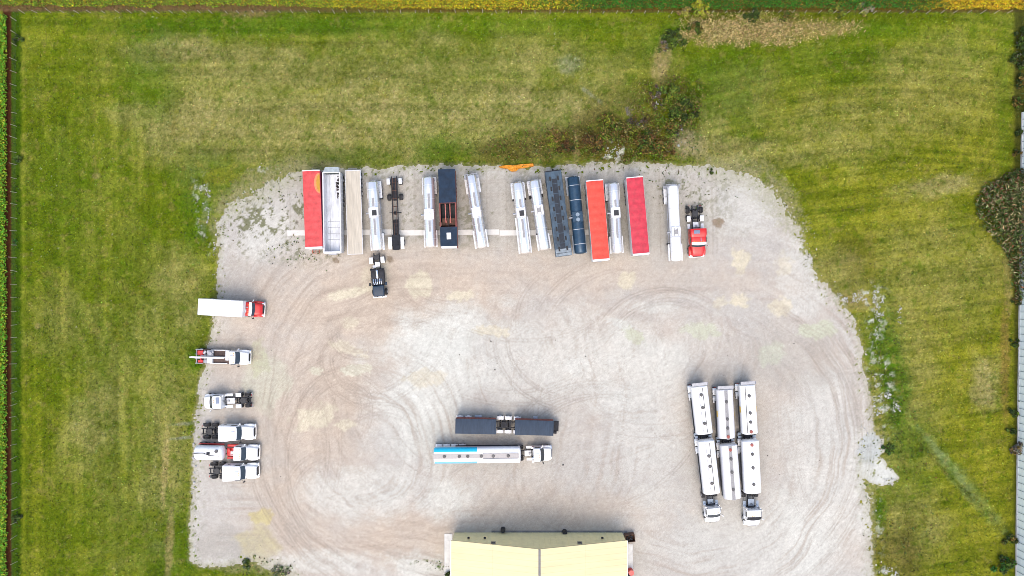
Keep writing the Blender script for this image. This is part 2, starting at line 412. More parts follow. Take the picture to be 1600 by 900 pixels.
for (u, v, ru, rv, s, ang, c) in [(680, 620, 60, 120, .7, 8, GW), (640, 640, 60, 80, .5, 0, GW), (690, 520, 90, 40, .6, -15, GW), (880, 560, 220, 60, .45, 0, GW), (1290, 760, 70, 160, .45, 0, GW), (1010, 640, 60, 140, .35, 0, GW),
        (560, 770, 80, 40, .5, 0, GW), (420, 360, 60, 50, .45, 0, GW), (1160, 320, 60, 50, .35, 0, GW), (1250, 440, 30, 60, .35, 0, GW), (700, 780, 40, 26, .6, 0, GW), (1210, 850, 160, 70, .4, 0, GW), (500, 880, 80, 20, .5, 0, GW), (650, 885, 40, 20, .6, 0, GW),
        (745, 690, 120, 40, .2, 0, GD), (1130, 700, 70, 120, .18, 0, GD), (1240, 560, 60, 50, .25, 0, GD), (360, 850, 60, 30, .4, 0, GD),
        (550, 457, 40, 7, .9, -12, GS), (655, 446, 17, 20, .9, 20, GS), (720, 462, 22, 8, .7, -8, GS), (590, 430, 20, 30, .45, 40, GS), (555, 578, 24, 9, .95, -5, alb(234, 228, 212)), (494, 580, 9, 7, .7, 0, alb(230, 224, 206)),
        (490, 652, 30, 18, .7, -20, GS), (540, 664, 14, 8, .6, 0, GS), (770, 517, 26, 8, .6, 5, GS), (1157, 408, 13, 22, .8, 0, GS), (1157, 469, 15, 11, .8, 0, GS), (1220, 480, 18, 13, .65, 0, GS), (980, 436, 13, 14, .7, 0, GS), (1125, 473, 10, 10, .5, 0, GS), (1225, 412, 14, 16, .45, 0, GS),
        (1275, 517, 30, 13, .85, -8, GGN), (992, 525, 11, 20, .75, -45, GGN), (970, 506, 20, 6, .6, 20, GW), (1095, 516, 28, 12, .7, 5, GGN), (1206, 553, 22, 18, .6, 0, alb(212, 213, 198)), (420, 600, 34, 40, .4, 0, GGN), (405, 560, 16, 26, .35, 0, alb(206, 208, 170)),
        (410, 806, 18, 14, .75, -20, GYL), (400, 850, 30, 40, .5, 0, alb(212, 200, 160)), (665, 590, 30, 14, .5, -10, GS), (545, 545, 30, 8, .5, 20, GS), (545, 505, 14, 10, .5, 0, GS), (1020, 480, 40, 8, .4, 0, GW), (900, 570, 20, 16, .5, 0, GW),
        (525, 407, 5, 5, .7, 0, alb(150, 130, 112)), (610, 405, 5, 5, .7, 0, alb(156, 138, 118)), (1122, 347, 9, 8, .85, 10, alb(170, 148, 130)), (464, 347, 3, 3.5, .8, 0, alb(120, 112, 106))]:
    tint(grav, np.clip(1.15 * s * blob(u, v, ru, rv, ang, 0.65, 77, 0.5 if ru > 34 else .22) * (1 + 0.4 * gf + .3 * gv), 0, 1), c)
# streaks left by traffic: along arcs round three turning circles, straight in the parking rows
wx = fbm(U, V, .012, 3, 78); wy = fbm(U, V, .012, 3, 79)
def swirl(cu, cv, r0, rw, ex=1.0, seed=80):
    du, dv = U - cu + 16 * wx, (V - cv + 16 * wy) * ex
    r = np.hypot(du, dv); th = np.arctan2(dv, du)
    n = vn(r * 0.16, th * r0 * 0.012, seed) - .5 + 0.9 * (vn(r * 0.42, th * r0 * 0.02, seed + 1) - .5)
    return n, np.exp(-((r - r0) / rw) ** 2)
sw = np.zeros(U.shape); wt = np.full(U.shape, 0.25)
for (cu, cv, r0, rw, ex, sdd, k) in [(660, 640, 230, 90, .95, 80, 1), (1090, 690, 250, 80, .95, 83, .9), (560, 700, 110, 60, 1, 86, .8), (980, 520, 110, 60, 1.1, 89, .7), (900, 560, 150, 60, 1.2, 92, .6), (1080, 560, 90, 50, 1, 94, .6)]:
    n, w = swirl(cu, cv, r0, rw, ex, sdd)
    sw += n * w * k; wt += w * k
n_h = vn(U * 0.010, V * 0.22, 95) - .5 + 0.8 * (vn(U * 0.02, V * 0.55, 96) - .5)
n_v = vn(U * 0.20, V * 0.010, 97) - .5 + 0.8 * (vn(U * 0.5, V * 0.02, 98) - .5)
w_h = smooth(385, 410, V) * smooth(520, 440, V) * smooth(560, 700, U) * smooth(1300, 1150, U) + smooth(330, 350, U) * smooth(420, 400, U) * smooth(470, 500, V) * 0.8 + 0.8 * smooth(770, 800, V) * smooth(840, 820, V) * smooth(680, 720, U) * smooth(1060, 980, U)
w_v = smooth(405, 385, V) * smooth(430, 470, U) * smooth(1180, 1100, U)
sw += n_h * w_h + n_v * w_v; wt += w_h + w_v
sw /= wt
grav *= (1 + 0.17 * sw)[..., None]
tint(grav, np.clip(-sw * 1.1 - 0.08, 0, .5) * smooth(400, 450, V), alb(196, 178, 166))
# the parking row is weedier and greyer
row = smooth(400, 375, V) * smooth(300, 330, V * 0 + V + 60)
tint(grav, np.clip(0.24 * smooth(402, 372, V) * (1 + .8 * gm), 0, 1) * smooth(1190, 1090, U) * smooth(440, 470, U), alb(186, 180, 168))
weed = smooth(0.18, 0.5, fbm(U, V, 0.16, 4, 101, 0.7) + 0.55 * fbm(U, V, 0.02, 3, 102)) * smooth(430, 370, V)
wl = np.maximum.reduce([blob(400, 350, 90, 90, 0, .4, 103, .7), blob(480, 395, 60, 26, 0, .4, 104, .6) * 1.2, 0.8 * blob(1070, 290, 60, 50, 0, .4, 105, .7), .55 * blob(760, 320, 360, 60, 0, .4, 106, .6), blob(430, 890, 50, 20, 0, .5, 107, .6) * 1.3])
tint(grav, np.clip(weed * wl * 0.9, 0, .85), alb(122, 124, 84))
tint(grav, np.clip(smooth(.15, .5, fbm(U, V, .2, 4, 108, .7)) * blob(675, 882, 34, 7, 8, .4, 109, .5), 0, .9), alb(96, 118, 44))
tint(grav, np.clip(smooth(.05, .5, fbm(U, V, .2, 4, 110, .7)) * blob(405, 888, 55, 16, 0, .4, 111, .6), 0, .9), alb(110, 122, 90))
# grey-white edge and dust where the gravel thins out
edge = smooth(-26, -2, sd)
tint(grav, 0.45 * edge * smooth(-.2, .4, gf), GW)
tint(grav, np.clip(edge * smooth(0.1, .5, speck) * .8, 0, 1), GWEED)
# white spill and pale pond mud on the east side
for (u, v, ru, rv, s, ang, c) in [(1368, 738, 28, 20, 1.0, 15, alb(240, 240, 240)), (1360, 700, 17, 26, .85, 10, alb(214, 220, 226)), (1385, 745, 16, 12, .9, 0, alb(242, 242, 242)), (1330, 470, 30, 10, .5, 40, GW)]:
    tint(grav, np.clip(s * blob(u, v, ru, rv, ang, .45, 113, .25), 0, 1), c)
sp_ = np.maximum.reduce([blob(1368, 738, 27, 19, 15, .5, 113, .3), blob(1360, 700, 18, 28, 10, .5, 113, .3), blob(1385, 745, 18, 13, 0, .5, 113, .3)])
sd = np.where(sp_ > .02, np.minimum(sd, 14 * (.5 - sp_)), sd)

# ---- tyre tracks: pairs of dark double lines pressed along arcs
trk = np.zeros(U.shape)
def stamp(us, vs, k):
    cx = (us - U[0, 0]) / (STEP * S0); cy = (V[0, 0] - vs) / (STEP * S0)
    ix = np.round(cx).astype(int); iy = np.round(cy).astype(int)
    ok = (ix > 1) & (ix < NX - 2) & (iy > 1) & (iy < NY - 2)
    ix, iy, fx, fy = ix[ok], iy[ok], (cx - ix.clip(0, None))[ok] if False else (cx[ok] - ix[ok]), (cy[ok] - iy[ok])
    for dx in (-1, 0, 1):
        for dy in (-1, 0, 1):
            w = np.exp(-((dx - fx) ** 2 + (dy - fy) ** 2) / 0.5)
            np.maximum.at(trk, (iy + dy, ix + dx), k[ok] * w if isinstance(k, np.ndarray) else k * w)
def arc(cu, cv, ru, rv, a0, a1, k, gauge=20, rot=0.0, sub=True):
    n = int(abs(a1 - a0) / 180 * math.pi * max(ru, rv) * 1.6) + 20
    t = np.radians(np.linspace(a0, a1, n))
    fade = np.sin(np.linspace(0, math.pi, n)) ** 0.5 * (0.55 + 0.9 * vn(np.linspace(0, n / 40, n), np.full(n, cu * .1), 5))
    for g in ((0, gauge) if gauge else (0,)):
        for d in ((0, 4.5) if sub else (0,)):
            uu = (ru + g + d) * np.cos(t); vv = (rv + g + d) * np.sin(t)
            c, s = math.cos(R(rot)), math.sin(R(rot))
            stamp(cu + uu * c - vv * s, cv + uu * s + vv * c, np.clip(k * fade, 0, 1))
ARCS = [(590, 560, 70, 60, 100, 200, .55, 16, 0), (560, 520, 30, 26, 60, 190, .6, 12, 0), (500, 700, 110, 110, -80, -20, .5, 18, 0), (545, 640, 60, 44, 190, 300, .55, 18, -15),
        (560, 660, 120, 110, 150, 250, .4, 20, 0), (470, 640, 90, 70, -60, 40, .4, 18, 0), (540, 470, 150, 150, 20, 80, .35, 20, 0), (905, 530, 110, 90, 90, 190, .55, 20, 0), (915, 500, 105, 90, 150, 260, .4, 0, 0),
        (1045, 560, 96, 84, 190, 300, .45, 22, 10), (1050, 540, 80, 70, 200, 330, .35, 14, 0), (1000, 540, 150, 120, 200, 260, .5, 22, 0), (800, 500, 150, 110, 40, 120, .4, 20, 0), (820, 460, 130, 70, 30, 140, .4, 0, 0),
        (930, 700, 110, 80, 200, 300, .45, 20, 0), (960, 690, 120, 70, 190, 290, .45, 0, 0), (1090, 690, 252, 240, -60, 60, .4, 20, 0), (1090, 690, 225, 215, -70, 40, .3, 20, 0), (1085, 700, 270, 262, -20, 70, .35, 0, 0),
        (640, 720, 190, 180, 110, 220, .45, 20, 0), (650, 760, 200, 160, 120, 190, .5, 16, 0), (560, 760, 110, 100, 100, 200, .45, 18, 0), (640, 700, 230, 200, 120, 180, .45, 20, 0), (520, 780, 60, 60, 180, 280, .4, 14, 0),
        (600, 700, 60, 50, 190, 330, .4, 16, 20), (700, 430, 60, 40, 60, 170, .4, 18, 0), (560, 400, 60, 90, 60, 110, .35, 18, 0), (640, 400, 80, 80, 60, 130, .35, 20, 0), (440, 700, 70, 130, -50, 40, .35, 20, 0), (1320, 640, 80, 200, 120, 200, .25, 20, 0),
        (1260, 560, 90, 70, -60, 30, .35, 0, 0), (480, 420, 120, 60, 30, 100, .3, 18, 0), (900, 760, 200, 60, 180, 260, .3, 0, 0), (760, 560, 190, 70, 20, 80, .25, 20, 0)]
for a in ARCS: arc(*a)
for _ in range(46):
    cu, cv = rng.uniform(440, 1290), rng.uniform(430, 790)
    r_ = rng.uniform(70, 240); a0 = rng.uniform(0, 360)
    arc(cu, cv, r_, r_ * rng.uniform(.8, 1.1), a0, a0 + rng.uniform(25, 70), rng.uniform(.14, .34), rng.choice([0, 20]), 0, rng.random() < .6)
for u0 in (452, 578, 598, 648, 715, 760, 790, 1030, 1112, 1118):       # wheel lines where trailers are backed in
    vv = np.linspace(270, 400, 300); stamp(u0 + 0.02 * (vv - 270), vv, 0.22 + 0.2 * vn(vv * .05, vv * 0 + u0, 3))
tint(grav, np.clip(trk * 0.62, 0, .6), alb(150, 134, 122))
grav *= (1 + 0.07 * gf + 0.05 * gm + 0.10 * gv + 0.03 * gb)[..., None]
peb = vn(U * 0.75, V * 0.75, 120)
grav *= np.where(peb > .9, 1.12, np.where(peb < .08, .86, 1))[..., None]

# soft dusty fringe between gravel and grass
fw = 7 + 30 * np.maximum.reduce([blob(400, 290, 110, 50, -25, .3, 140, .6), blob(1190, 290, 90, 60, 35, .3, 141, .6), .5 * blob(430, 890, 70, 20, 0, .3, 142, .6), .3 * blob(1350, 820, 20, 90, 0, .3, 142, .6)])
fr = np.clip(1 - np.abs(sd + 2) / fw, 0, 1); fn = np.clip(.75 + .8 * gf + .4 * gm, 0, 1)
tint(grav, (.55 + .3 * np.clip(rag, 0, 1)) * fr * fn * (sd < 2), alb(184, 181, 152))
tint(lawn, np.clip(1.15 * fr * fn, 0, .8) * (sd > -4), alb(170, 164, 126))

# ---- relief: yard flat, lawn slightly uneven, a shallow ditch along its east side
off = smooth(0, 22, sd)
rut = trk * (sd < -2)
ditch = np.maximum(blob(1392, 590, 9, 120, -10, .2, 130, .6), blob(1480, 730, 90, 7, 47, .2, 131, .6))
Z = -.025 * rut + off * (0.05 * mid + 0.03 * fine + 0.05) - 0.35 * ditch * off
for (u, v, ru, rv, h) in [(1165, 46, 90, 22, .7), (1040, 185, 60, 60, .35), (1010, 215, 60, 34, .4), (1075, 228, 26, 20, .5), (957, 238, 18, 14, .4)]:
    Z += h * blob(u, v, ru, rv, 0, .3, 133, .6) * off

def make_mat(name, kind):
    m = bpy.data.materials.new(name); m.use_nodes = True
    nt = m.node_tree; b = nt.nodes['Principled BSDF']
    at = nt.nodes.new('ShaderNodeAttribute'); at.attribute_name = 'tone'
    vec = mapped(nt, 'Object')
    c = at.outputs['Color']
    if kind == 'lawn':
        f1 = noise_fac(nt, vec, 2.2, 5, .7, .3, .7); f2 = noise_fac(nt, vec, 7.0, 3, .7, .3, .7)
        c = mix_rgb(nt, c, mix_rgb(nt, (.66, .72, .62), (1.34, 1.26, 1.30), f1), 1.0, 'MULTIPLY')
        c = mix_rgb(nt, c, mix_rgb(nt, (.72, .74, .70), (1.28, 1.26, 1.26), f2), 1.0, 'MULTIPLY')
        rough, bs, bd = .9, 5.0, .10
    else:
        f1 = noise_fac(nt, vec, 1.8, 6, .72, .3, .7); f2 = noise_fac(nt, vec, 8.0, 3, .7, .3, .7)
        c = mix_rgb(nt, c, mix_rgb(nt, (.90, .895, .89), (1.10, 1.10, 1.10), f1), 1.0, 'MULTIPLY')
        c = mix_rgb(nt, c, mix_rgb(nt, (.83, .825, .82), (1.13, 1.13, 1.13), f2), 1.0, 'MULTIPLY')
        rough, bs, bd = .95, 6.0, .03
    nt.links.new(c, b.inputs['Base Color'])
    b.inputs['Roughness'].default_value = rough
    b.inputs['Specular IOR Level'].default_value = .04
    bn = nt.nodes.new('ShaderNodeBump'); bn.inputs['Strength'].default_value = .6; bn.inputs['Distance'].default_value = bd
    nt.links.new(noise_fac(nt, vec, bs, 4, .7, .2, .8), bn.inputs['Height'])
    nt.links.new(bn.outputs[0], b.inputs['Normal'])
    return m

def grid_mesh(name, cellmask, colour, mat):
    q = np.argwhere(cellmask)
    i = q[:, 0] * NX + q[:, 1]
    quads = np.stack([i, i + 1, i + NX + 1, i + NX], 1)
    used, inv = np.unique(quads.ravel(), return_inverse=True)
    me = bpy.data.meshes.new(name)
    co = np.stack([X.ravel()[used], Y.ravel()[used], Z.ravel()[used]], 1).astype(np.float32)
    me.vertices.add(len(used)); me.vertices.foreach_set('co', co.ravel())
    nf = len(quads)
    me.loops.add(nf * 4); me.loops.foreach_set('vertex_index', inv.astype(np.int32).ravel())
    me.polygons.add(nf); me.polygons.foreach_set('loop_start', np.arange(0, nf * 4, 4, dtype=np.int32))
    me.update(calc_edges=True)
    a = me.color_attributes.new('tone', 'FLOAT_COLOR', 'POINT')
    c4 = np.ones((len(used), 4), np.float32); c4[:, :3] = np.clip(colour.reshape(-1, 3)[used], 0.002, .9)
    a.data.foreach_set('color', c4.ravel())
    me.polygons.foreach_set('use_smooth', np.ones(nf, bool))
    return link_mesh(name, me, mat)

cell = 0.25 * (sd[:-1, :-1] + sd[1:, :-1] + sd[:-1, 1:] + sd[1:, 1:])
yardmask = (cell < 0) & ~((cell > -14) & (speck[:-1, :-1] > .42))
yardmask |= (cell < 16) & (cell >= 0) & (speck[1:, 1:] < -.52) & (U[:-1, :-1] > 1200)
yard = grid_mesh('gravel_yard', yardmask, grav, make_mat('gravel', 'gravel'))
tag(yard, 'pale gravel yard with curved tyre tracks where the trucks are parked', kind='structure')
lawn_o = grid_mesh('lawn', ~yardmask, lawn, make_mat('mown_grass', 'lawn'))
tag(lawn_o, 'mown green lawn with dry patches around the gravel yard', kind='structure')

# the land beyond, one sheet to the horizon
far = MB()
far.plate([(-3000, -3000, -.5), (3000, -3000, -.5), (3000, 3000, -.5), (-3000, 3000, -.5)], .5)
tag(far.build('ground', pmat('farmland', (.10, .11, .035), .95, var=.35, scale=.01, damt=.3, dirt=(.2, .16, .09))), 'flat farmland beyond the fenced lot', kind='structure')

# concrete strip under the landing legs
cs = MB()
for u0, u1 in ((449, 612), (612.6, 780), (780.6, 945)):
    a, b = plan(u0, 364), plan(u1, 362.5)
    cs.box(((a.x + b.x) / 2, (a.y + b.y) / 2, .0), (b.x - a.x, .85, .06), .01, math.atan2(b.y - a.y, b.x - a.x))
tag(cs.build('concrete_strip', pmat('strip_concrete', (.60, .585, .55), .85, var=.05, damt=.15, dirt=(.30, .27, .24), scale=1.2)), 'narrow white concrete strip crossing the gravel under the parked trailers', kind='structure')

# ------------------------------------------------------------------ leaves, tufts and crops
def leaf_mat(name, rough=.6, trans=.25):
    m = bpy.data.materials.new(name); m.use_nodes = True
    nt = m.node_tree; b = nt.nodes['Principled BSDF']
    at = nt.nodes.new('ShaderNodeAttribute'); at.attribute_name = 'tone'
    f = noise_fac(nt, mapped(nt, 'Object'), 3.0, 3, .6, .3, .7)
    c = mix_rgb(nt, at.outputs['Color'], mix_rgb(nt, (.8, .8, .8), (1.2, 1.2, 1.15), f), 1.0, 'MULTIPLY')
    nt.links.new(c, b.inputs['Base Color'])
    b.inputs['Roughness'].default_value = rough
    b.inputs['Specular IOR Level'].default_value = .25
    return m
LEAF = leaf_mat('leaf')

def leaves(name, P, size, colour, up=0.5, aspect=.55, parent=None, lift=None):
    """P (N,3) leaf centres, one diamond-shaped leaf each; up = how strongly the leaves face the sky"""
    N = len(P)
    n = rng.normal(size=(N, 3)); n /= np.linalg.norm(n, axis=1)[:, None]
    n[:, 2] = np.abs(n[:, 2]) + up; n /= np.linalg.norm(n, axis=1)[:, None]
    t = np.cross(n, rng.normal(size=(N, 3))); t /= np.linalg.norm(t, axis=1)[:, None] + 1e-9
    if lift is not None:                                   # blades that stand up
        t = t * (1 - lift) + np.array([0, 0, 1.0]) * lift; t /= np.linalg.norm(t, axis=1)[:, None]
        n = np.cross(t, rng.normal(size=(N, 3))); n /= np.linalg.norm(n, axis=1)[:, None] + 1e-9
    b = np.cross(n, t)
    s = np.broadcast_to(size, (N,))[:, None]
    co = np.stack([P - t * s, P + b * s * aspect - t * s * .1, P + t * s, P - b * s * aspect - t * s * .1], 1).reshape(-1, 3).astype(np.float32)
    me = bpy.data.meshes.new(name)
    me.vertices.add(N * 4); me.vertices.foreach_set('co', co.ravel())
    me.loops.add(N * 4); me.loops.foreach_set('vertex_index', np.arange(N * 4, dtype=np.int32))
    me.polygons.add(N); me.polygons.foreach_set('loop_start', np.arange(0, N * 4, 4, dtype=np.int32))
    me.update(calc_edges=True)
    a = me.color_attributes.new('tone', 'FLOAT_COLOR', 'POINT')
    c4 = np.ones((N, 4, 4), np.float32); c4[:, :, :3] = np.clip(colour, .003, .9)[:, None, :]
    a.data.foreach_set('color', c4.ravel())
    return link_mesh(name, me, LEAF, parent)

def sample(field, x, y):
    ix = np.clip(((x - gx[0]) / STEP).astype(int), 0, NX - 1); iy = np.clip(((y - gy[0]) / STEP).astype(int), 0, NY - 1)
    return field[iy, ix]

def jitter(c, N, v=.25, h=.12):
    c = np.broadcast_to(np.asarray(c, float), (N, 3))
    return c * (1 + rng.normal(0, v, (N, 1))).clip(.35, 1.9) * (1 + rng.normal(0, h, (N, 3))).clip(.5, 1.5)

# short grass tufts all over the lawn
N = 190000
px_ = rng.uniform(-86, 86, N); py_ = rng.uniform(-50, 48, N)
ok = (sample(sd, px_, py_) > 1.5) & (px_ > -78) & (px_ < 80.3)
px_, py_ = px_[ok], py_[ok]
P = np.stack([px_, py_, sample(Z, px_, py_) + .05], 1)
tag(leaves('grass', P, rng.uniform(.07, .18, len(P)), jitter(sample(lawn, px_, py_) * 1.08, len(P), .42, .13), up=.3, aspect=.5, lift=.35), 'short grass tufts over the mown lawn', 'grass', kind='stuff')

# taller weeds: along fences, at the head of the yard, in the ditch, on the weedy gravel
wd = np.clip(.9 * blob(860, 228, 110, 26, -5, .4, 51, .5) + blob(985, 222, 95, 36, 0, .4, 52, .5) + .8 * blob(1392, 590, 26, 130, -8, .4, 53, .5) + .8 * blob(1420, 690, 50, 40, 30, .4, 54, .5) + .6 * blob(1410, 855, 50, 60, 0, .4, 56, .5)
             + .8 * blob(1050, 170, 44, 60, 0, .4, 55, .4) + 1.3 * smooth(34, 29, U) * smooth(17, 20, U) + .5 * smooth(23, 19, V) + .35 * blob(320, 330, 40, 90, 0, .4, 57, .6) + .6 * smooth(1583, 1590, U)
             + .5 * blob(400, 885, 60, 14, 0, .4, 58, .5) + .8 * blob(676, 882, 28, 7, 8, .3, 59, .4) + .6 * blob(480, 395, 50, 22, 0, .4, 60, .6) + .5 * blob(440, 300, 70, 30, -20, .4, 61, .6)
             + .25 * blob(1075, 290, 60, 40, 0, .4, 61, .6) + .15 * ((sd > -8) & (sd < 25)) + .5 * blob(1060, 60, 40, 30, 40, .4, 62, .5), 0, 1)
wd *= smooth(-.15, .35, fbm(U, V, .14, 4, 140, .7))
N = 260000
px_ = rng.uniform(-86, 86, N); py_ = rng.uniform(-50, 48, N)
ok = rng.random(N) < sample(wd, px_, py_)
px_, py_ = px_[ok], py_[ok]
nn = len(px_)
hh = rng.uniform(.02, .38, nn)
base = sample(lawn, px_, py_) * np.array([.85, 1.0, .8])
ongr = sample(sd, px_, py_) < 0
base[ongr] = alb(112, 124, 60)
base[rng.random(nn) < .22] = alb(92, 72, 34); base[rng.random(nn) < .18] = alb(70, 104, 24)
P = np.stack([px_, py_, sample(Z, px_, py_) + hh], 1)
tag(leaves('weeds', P, rng.uniform(.08, .22, nn), jitter(base, nn, .35, .14), up=.4, lift=.2), 'tangled weeds along the edges of the yard, ditch and fence', 'weeds', kind='stuff')

# tangled growth in the rough patch
N = 60000
px_ = rng.uniform(plan(760, 0).x, plan(1095, 0).x, N); py_ = rng.uniform(plan(0, 256).y, plan(0, 120).y, N)
mk = np.maximum.reduce([blob(990, 217, 84, 34, -6, .8, 165, .6), blob(1052, 170, 40, 52, 10, .8, 166, .6), .30 * blob(850, 230, 90, 20, -6, .8, 167, .7)]) * (1 - blob(1026, 155, 9, 24, 5, .3, 171, .4)) * (1 - .9 * blob(957, 238, 20, 15, 0, .4, 172, .4)) * (1 - .9 * blob(1072, 228, 24, 22, 0, .4, 173, .4)) * (1 - .8 * blob(995, 192, 16, 9, 20, .4, 174, .4)) * smooth(-.35, .25, fbm(U, V, .1, 4, 168, .7)) * (sd > 1)
ok = rng.random(N) < sample(mk, px_, py_); px_, py_ = px_[ok], py_[ok]; nn = len(px_)
hh = rng.random(nn) ** 1.2 * (.2 + (.8 + 1.0 * smooth(0, 40, px_ * S0 + 800 - 930)) * np.clip(.5 + sample(fbm(U, V, .13, 3, 169), px_, py_), 0, 1))
P = np.stack([px_, py_, sample(Z, px_, py_) + hh], 1)
zone = sample(fbm(U, V, .07, 3, 170), px_, py_) + .18 * smooth(960, 1050, px_ * S0 + 800) + .35 * rng.normal(size=nn)
base = np.where((zone > .25)[:, None], alb(116, 142, 40), np.where((zone > -.1)[:, None], alb(128, 122, 58), np.where((zone > -.4)[:, None], alb(128, 104, 58), alb(160, 150, 92))))
tag(leaves('undergrowth', P, rng.uniform(.09, .26, nn), jitter(base, nn, .4, .12), up=.3, aspect=.4, lift=.25), 'tangled green and brown undergrowth in the rough patch north of the yard', 'undergrowth', kind='stuff')

# straw-coloured tall grass on the bank in the north
N = 42000
px_ = rng.uniform(plan(1060, 0).x, plan(1350, 0).x, N); py_ = rng.uniform(plan(0, 76).y, plan(0, 18).y, N)
mk = np.maximum(blob(1160, 47, 88, 20, 0, .7, 51, .7), blob(1275, 45, 62, 13, 0, .7, 51, .7) * .3) * (.35 + .65 * smooth(-.2, .3, fbm(U, V, .09, 4, 163, .7)))
ok = rng.random(N) < sample(mk, px_, py_); px_, py_ = px_[ok], py_[ok]; nn = len(px_)
P = np.stack([px_, py_, sample(Z, px_, py_) + rng.uniform(.1, .55, nn)], 1)
base = np.where((rng.random(nn) < .2)[:, None], alb(150, 156, 60), alb(236, 210, 152))
base[(450 - py_ * S0 < 33 + 5 * rng.normal(size=nn)) & (rng.random(nn) < .6)] = alb(150, 160, 58)
base[rng.random(nn) < .10] = alb(150, 116, 80)
tag(leaves('dry_grass', P, rng.uniform(.10, .28, nn), jitter(base, nn, .25, .08), up=.25, aspect=.22, lift=.4), 'tall straw coloured grass on the low bank near the north fence', 'dry grass', kind='stuff')

# crops
def crop(name, label, x0, x1, y0, y1, dens, hfun, size, cfun, along_x=True, rowgap=.45):
    N = int((x1 - x0) * (y1 - y0) * dens)
    a = rng.uniform(x0, x1, N); c = rng.uniform(y0, y1, N)
    if along_x: c = np.round(c / rowgap) * rowgap + rng.normal(0, rowgap * .26, N)
    else: a = np.round(a / rowgap) * rowgap + rng.normal(0, rowgap * .26, N)
    ok = (a > x0) & (a < x1) & (c > y0) & (c < y1)
    if along_x: ok &= c > yN + .95 * smooth(560, 420, 800 + a * S0) * .5 + .35 * vn(a * .5, a * 0, 152)
    a, c = a[ok], c[ok]; N = len(a)
    P = np.stack([a, c, hfun(N)], 1)
    tag(leaves(name, P, rng.uniform(*size, N), cfun(a, c, N), up=.7), label, 'crop', kind='stuff')
def soy(a, c, N):
    u = 800 + a * S0
    g = alb(54, 116, 22); yl = alb(214, 202, 28); go = alb(226, 172, 30); yg = alb(136, 158, 34); br = alb(150, 104, 40)
    t = smooth(760, 960, u + 60 * fbm(u, c * 10, .02, 3, 150)); t2 = smooth(1400, 1530, u + 30 * fbm(u, c * 10, .05, 3, 151)); t3 = smooth(760, 330, u)
    col = np.where((rng.random(N) < .45)[:, None], yg, np.where((rng.random(N) < .35)[:, None], go, yl))
    col = np.where((rng.random(N) < t3 * .85)[:, None], np.where((rng.random(N) < .4)[:, None], alb(98, 138, 28), yg), col)
    col = np.where((rng.random(N) < t)[:, None], g * (0.7 + .6 * rng.random((N, 1))), col)
    col = np.where((rng.random(N) < t2)[:, None], np.where((rng.random(N) < .5)[:, None], yl, go), col)
    col = np.where((rng.random(N) < .14)[:, None], br, col)
    return jitter(col * 1.22, N, .42, .1)
yN = plan(0, 17.5).y
crop('soybean_crop', 'rows of soybeans turning from green to yellow north of the fence', -90, 92, yN, yN + 3.5, 110, lambda n: .8 * rng.random(n) ** .5, (.08, .16), soy)
crop('soybean_crop', 'soybean rows farther out in the field beyond the north fence', -90, 92, yN + 3.5, yN + 12, 14, lambda n: rng.uniform(.35, .8, n), (.16, .26), soy)
xW = plan(14, 0).x
def greencrop(a, c, N):
    return jitter(np.where((rng.random(N) < .35)[:, None], alb(186, 204, 50), alb(104, 176, 34)), N, .25, .1)
crop('corn_crop', 'strip of leafy green crop rows along the west fence', xW - 4, xW, -54, yN - .8, 55, lambda n: rng.uniform(.2, 1.1, n), (.10, .22), greencrop, False, .6)
# ------------------------------------------------------------------ the workshop building with the pale yellow roof
ROOFY = pmat('pale_yellow_roof_sheet', (.68, .585, .345), .5, spec=.2, var=.05, damt=.22, scale=.6, dirt=(.50, .45, .27), stretch=(.25, 2.2, 1))
nt = ROOFY.node_tree; b_ = nt.nodes['Principled BSDF']; src = b_.inputs['Base Color'].links[0].from_socket
sx = nt.nodes.new('ShaderNodeSeparateXYZ'); tc_ = nt.nodes.new('ShaderNodeTexCoord'); nt.links.new(tc_.outputs['Object'], sx.inputs[0])
def mth(op, a, b=None):
    n = nt.nodes.new('ShaderNodeMath'); n.operation = op
    for i, v in enumerate((a, b)):
        if v is None: continue
        if isinstance(v, bpy.types.NodeSocket): nt.links.new(v, n.inputs[i])
        else: n.inputs[i].default_value = v
    return n.outputs[0]
sheet = mth('DIVIDE', sx.outputs[1], .92)
rib = mth('LESS_THAN', mth('FRACT', sheet), .09)
wn_ = nt.nodes.new('ShaderNodeTexWhiteNoise'); wn_.noise_dimensions = '1D'; nt.links.new(mth('FLOOR', sheet), wn_.inputs['W'])
tone = mth('SUBTRACT', mth('ADD', mth('MULTIPLY', wn_.outputs['Value'], .07), .95), mth('MULTIPLY', rib, .11))
lap = mth('LESS_THAN', mth('ABSOLUTE', mth('SUBTRACT', mth('ABSOLUTE', sx.outputs[0]), 7.1)), .05)
tone = mth('SUBTRACT', tone, mth('MULTIPLY', lap, .08))
cmb = nt.nodes.new('ShaderNodeCombineColor')
for k in range(3): nt.links.new(tone, cmb.inputs[k])
nt.links.new(mix_rgb(nt, src, cmb.outputs[0], 1.0, 'MULTIPLY'), b_.inputs['Base Color'])
WALLY = pmat('yellow_wall_sheet', (.84, .73, .40), .5, var=.06, damt=.15, scale=1.0, dirt=(.36, .31, .17))
TRIM = pmat('grey_ridge_flashing', (.22, .21, .20), .5, .3)
EAVE, RIDGE = 4.0, 7.6
bx0, bx1 = plan(705, 0, EAVE).x, plan(980, 0, EAVE).x
by1 = plan(0, 845, EAVE).y
rx = plan(843, 0, RIDGE).x
by0 = by1 - 36
ow = .15                                       # roof overhang at the eaves
bld = thing('workshop_building', 'workshop building with a pale yellow gable roof at the south edge of the yard', 'building', (rx, by1, 0))
L_, R_ = bx0 - rx, bx1 - rx
w = MB()
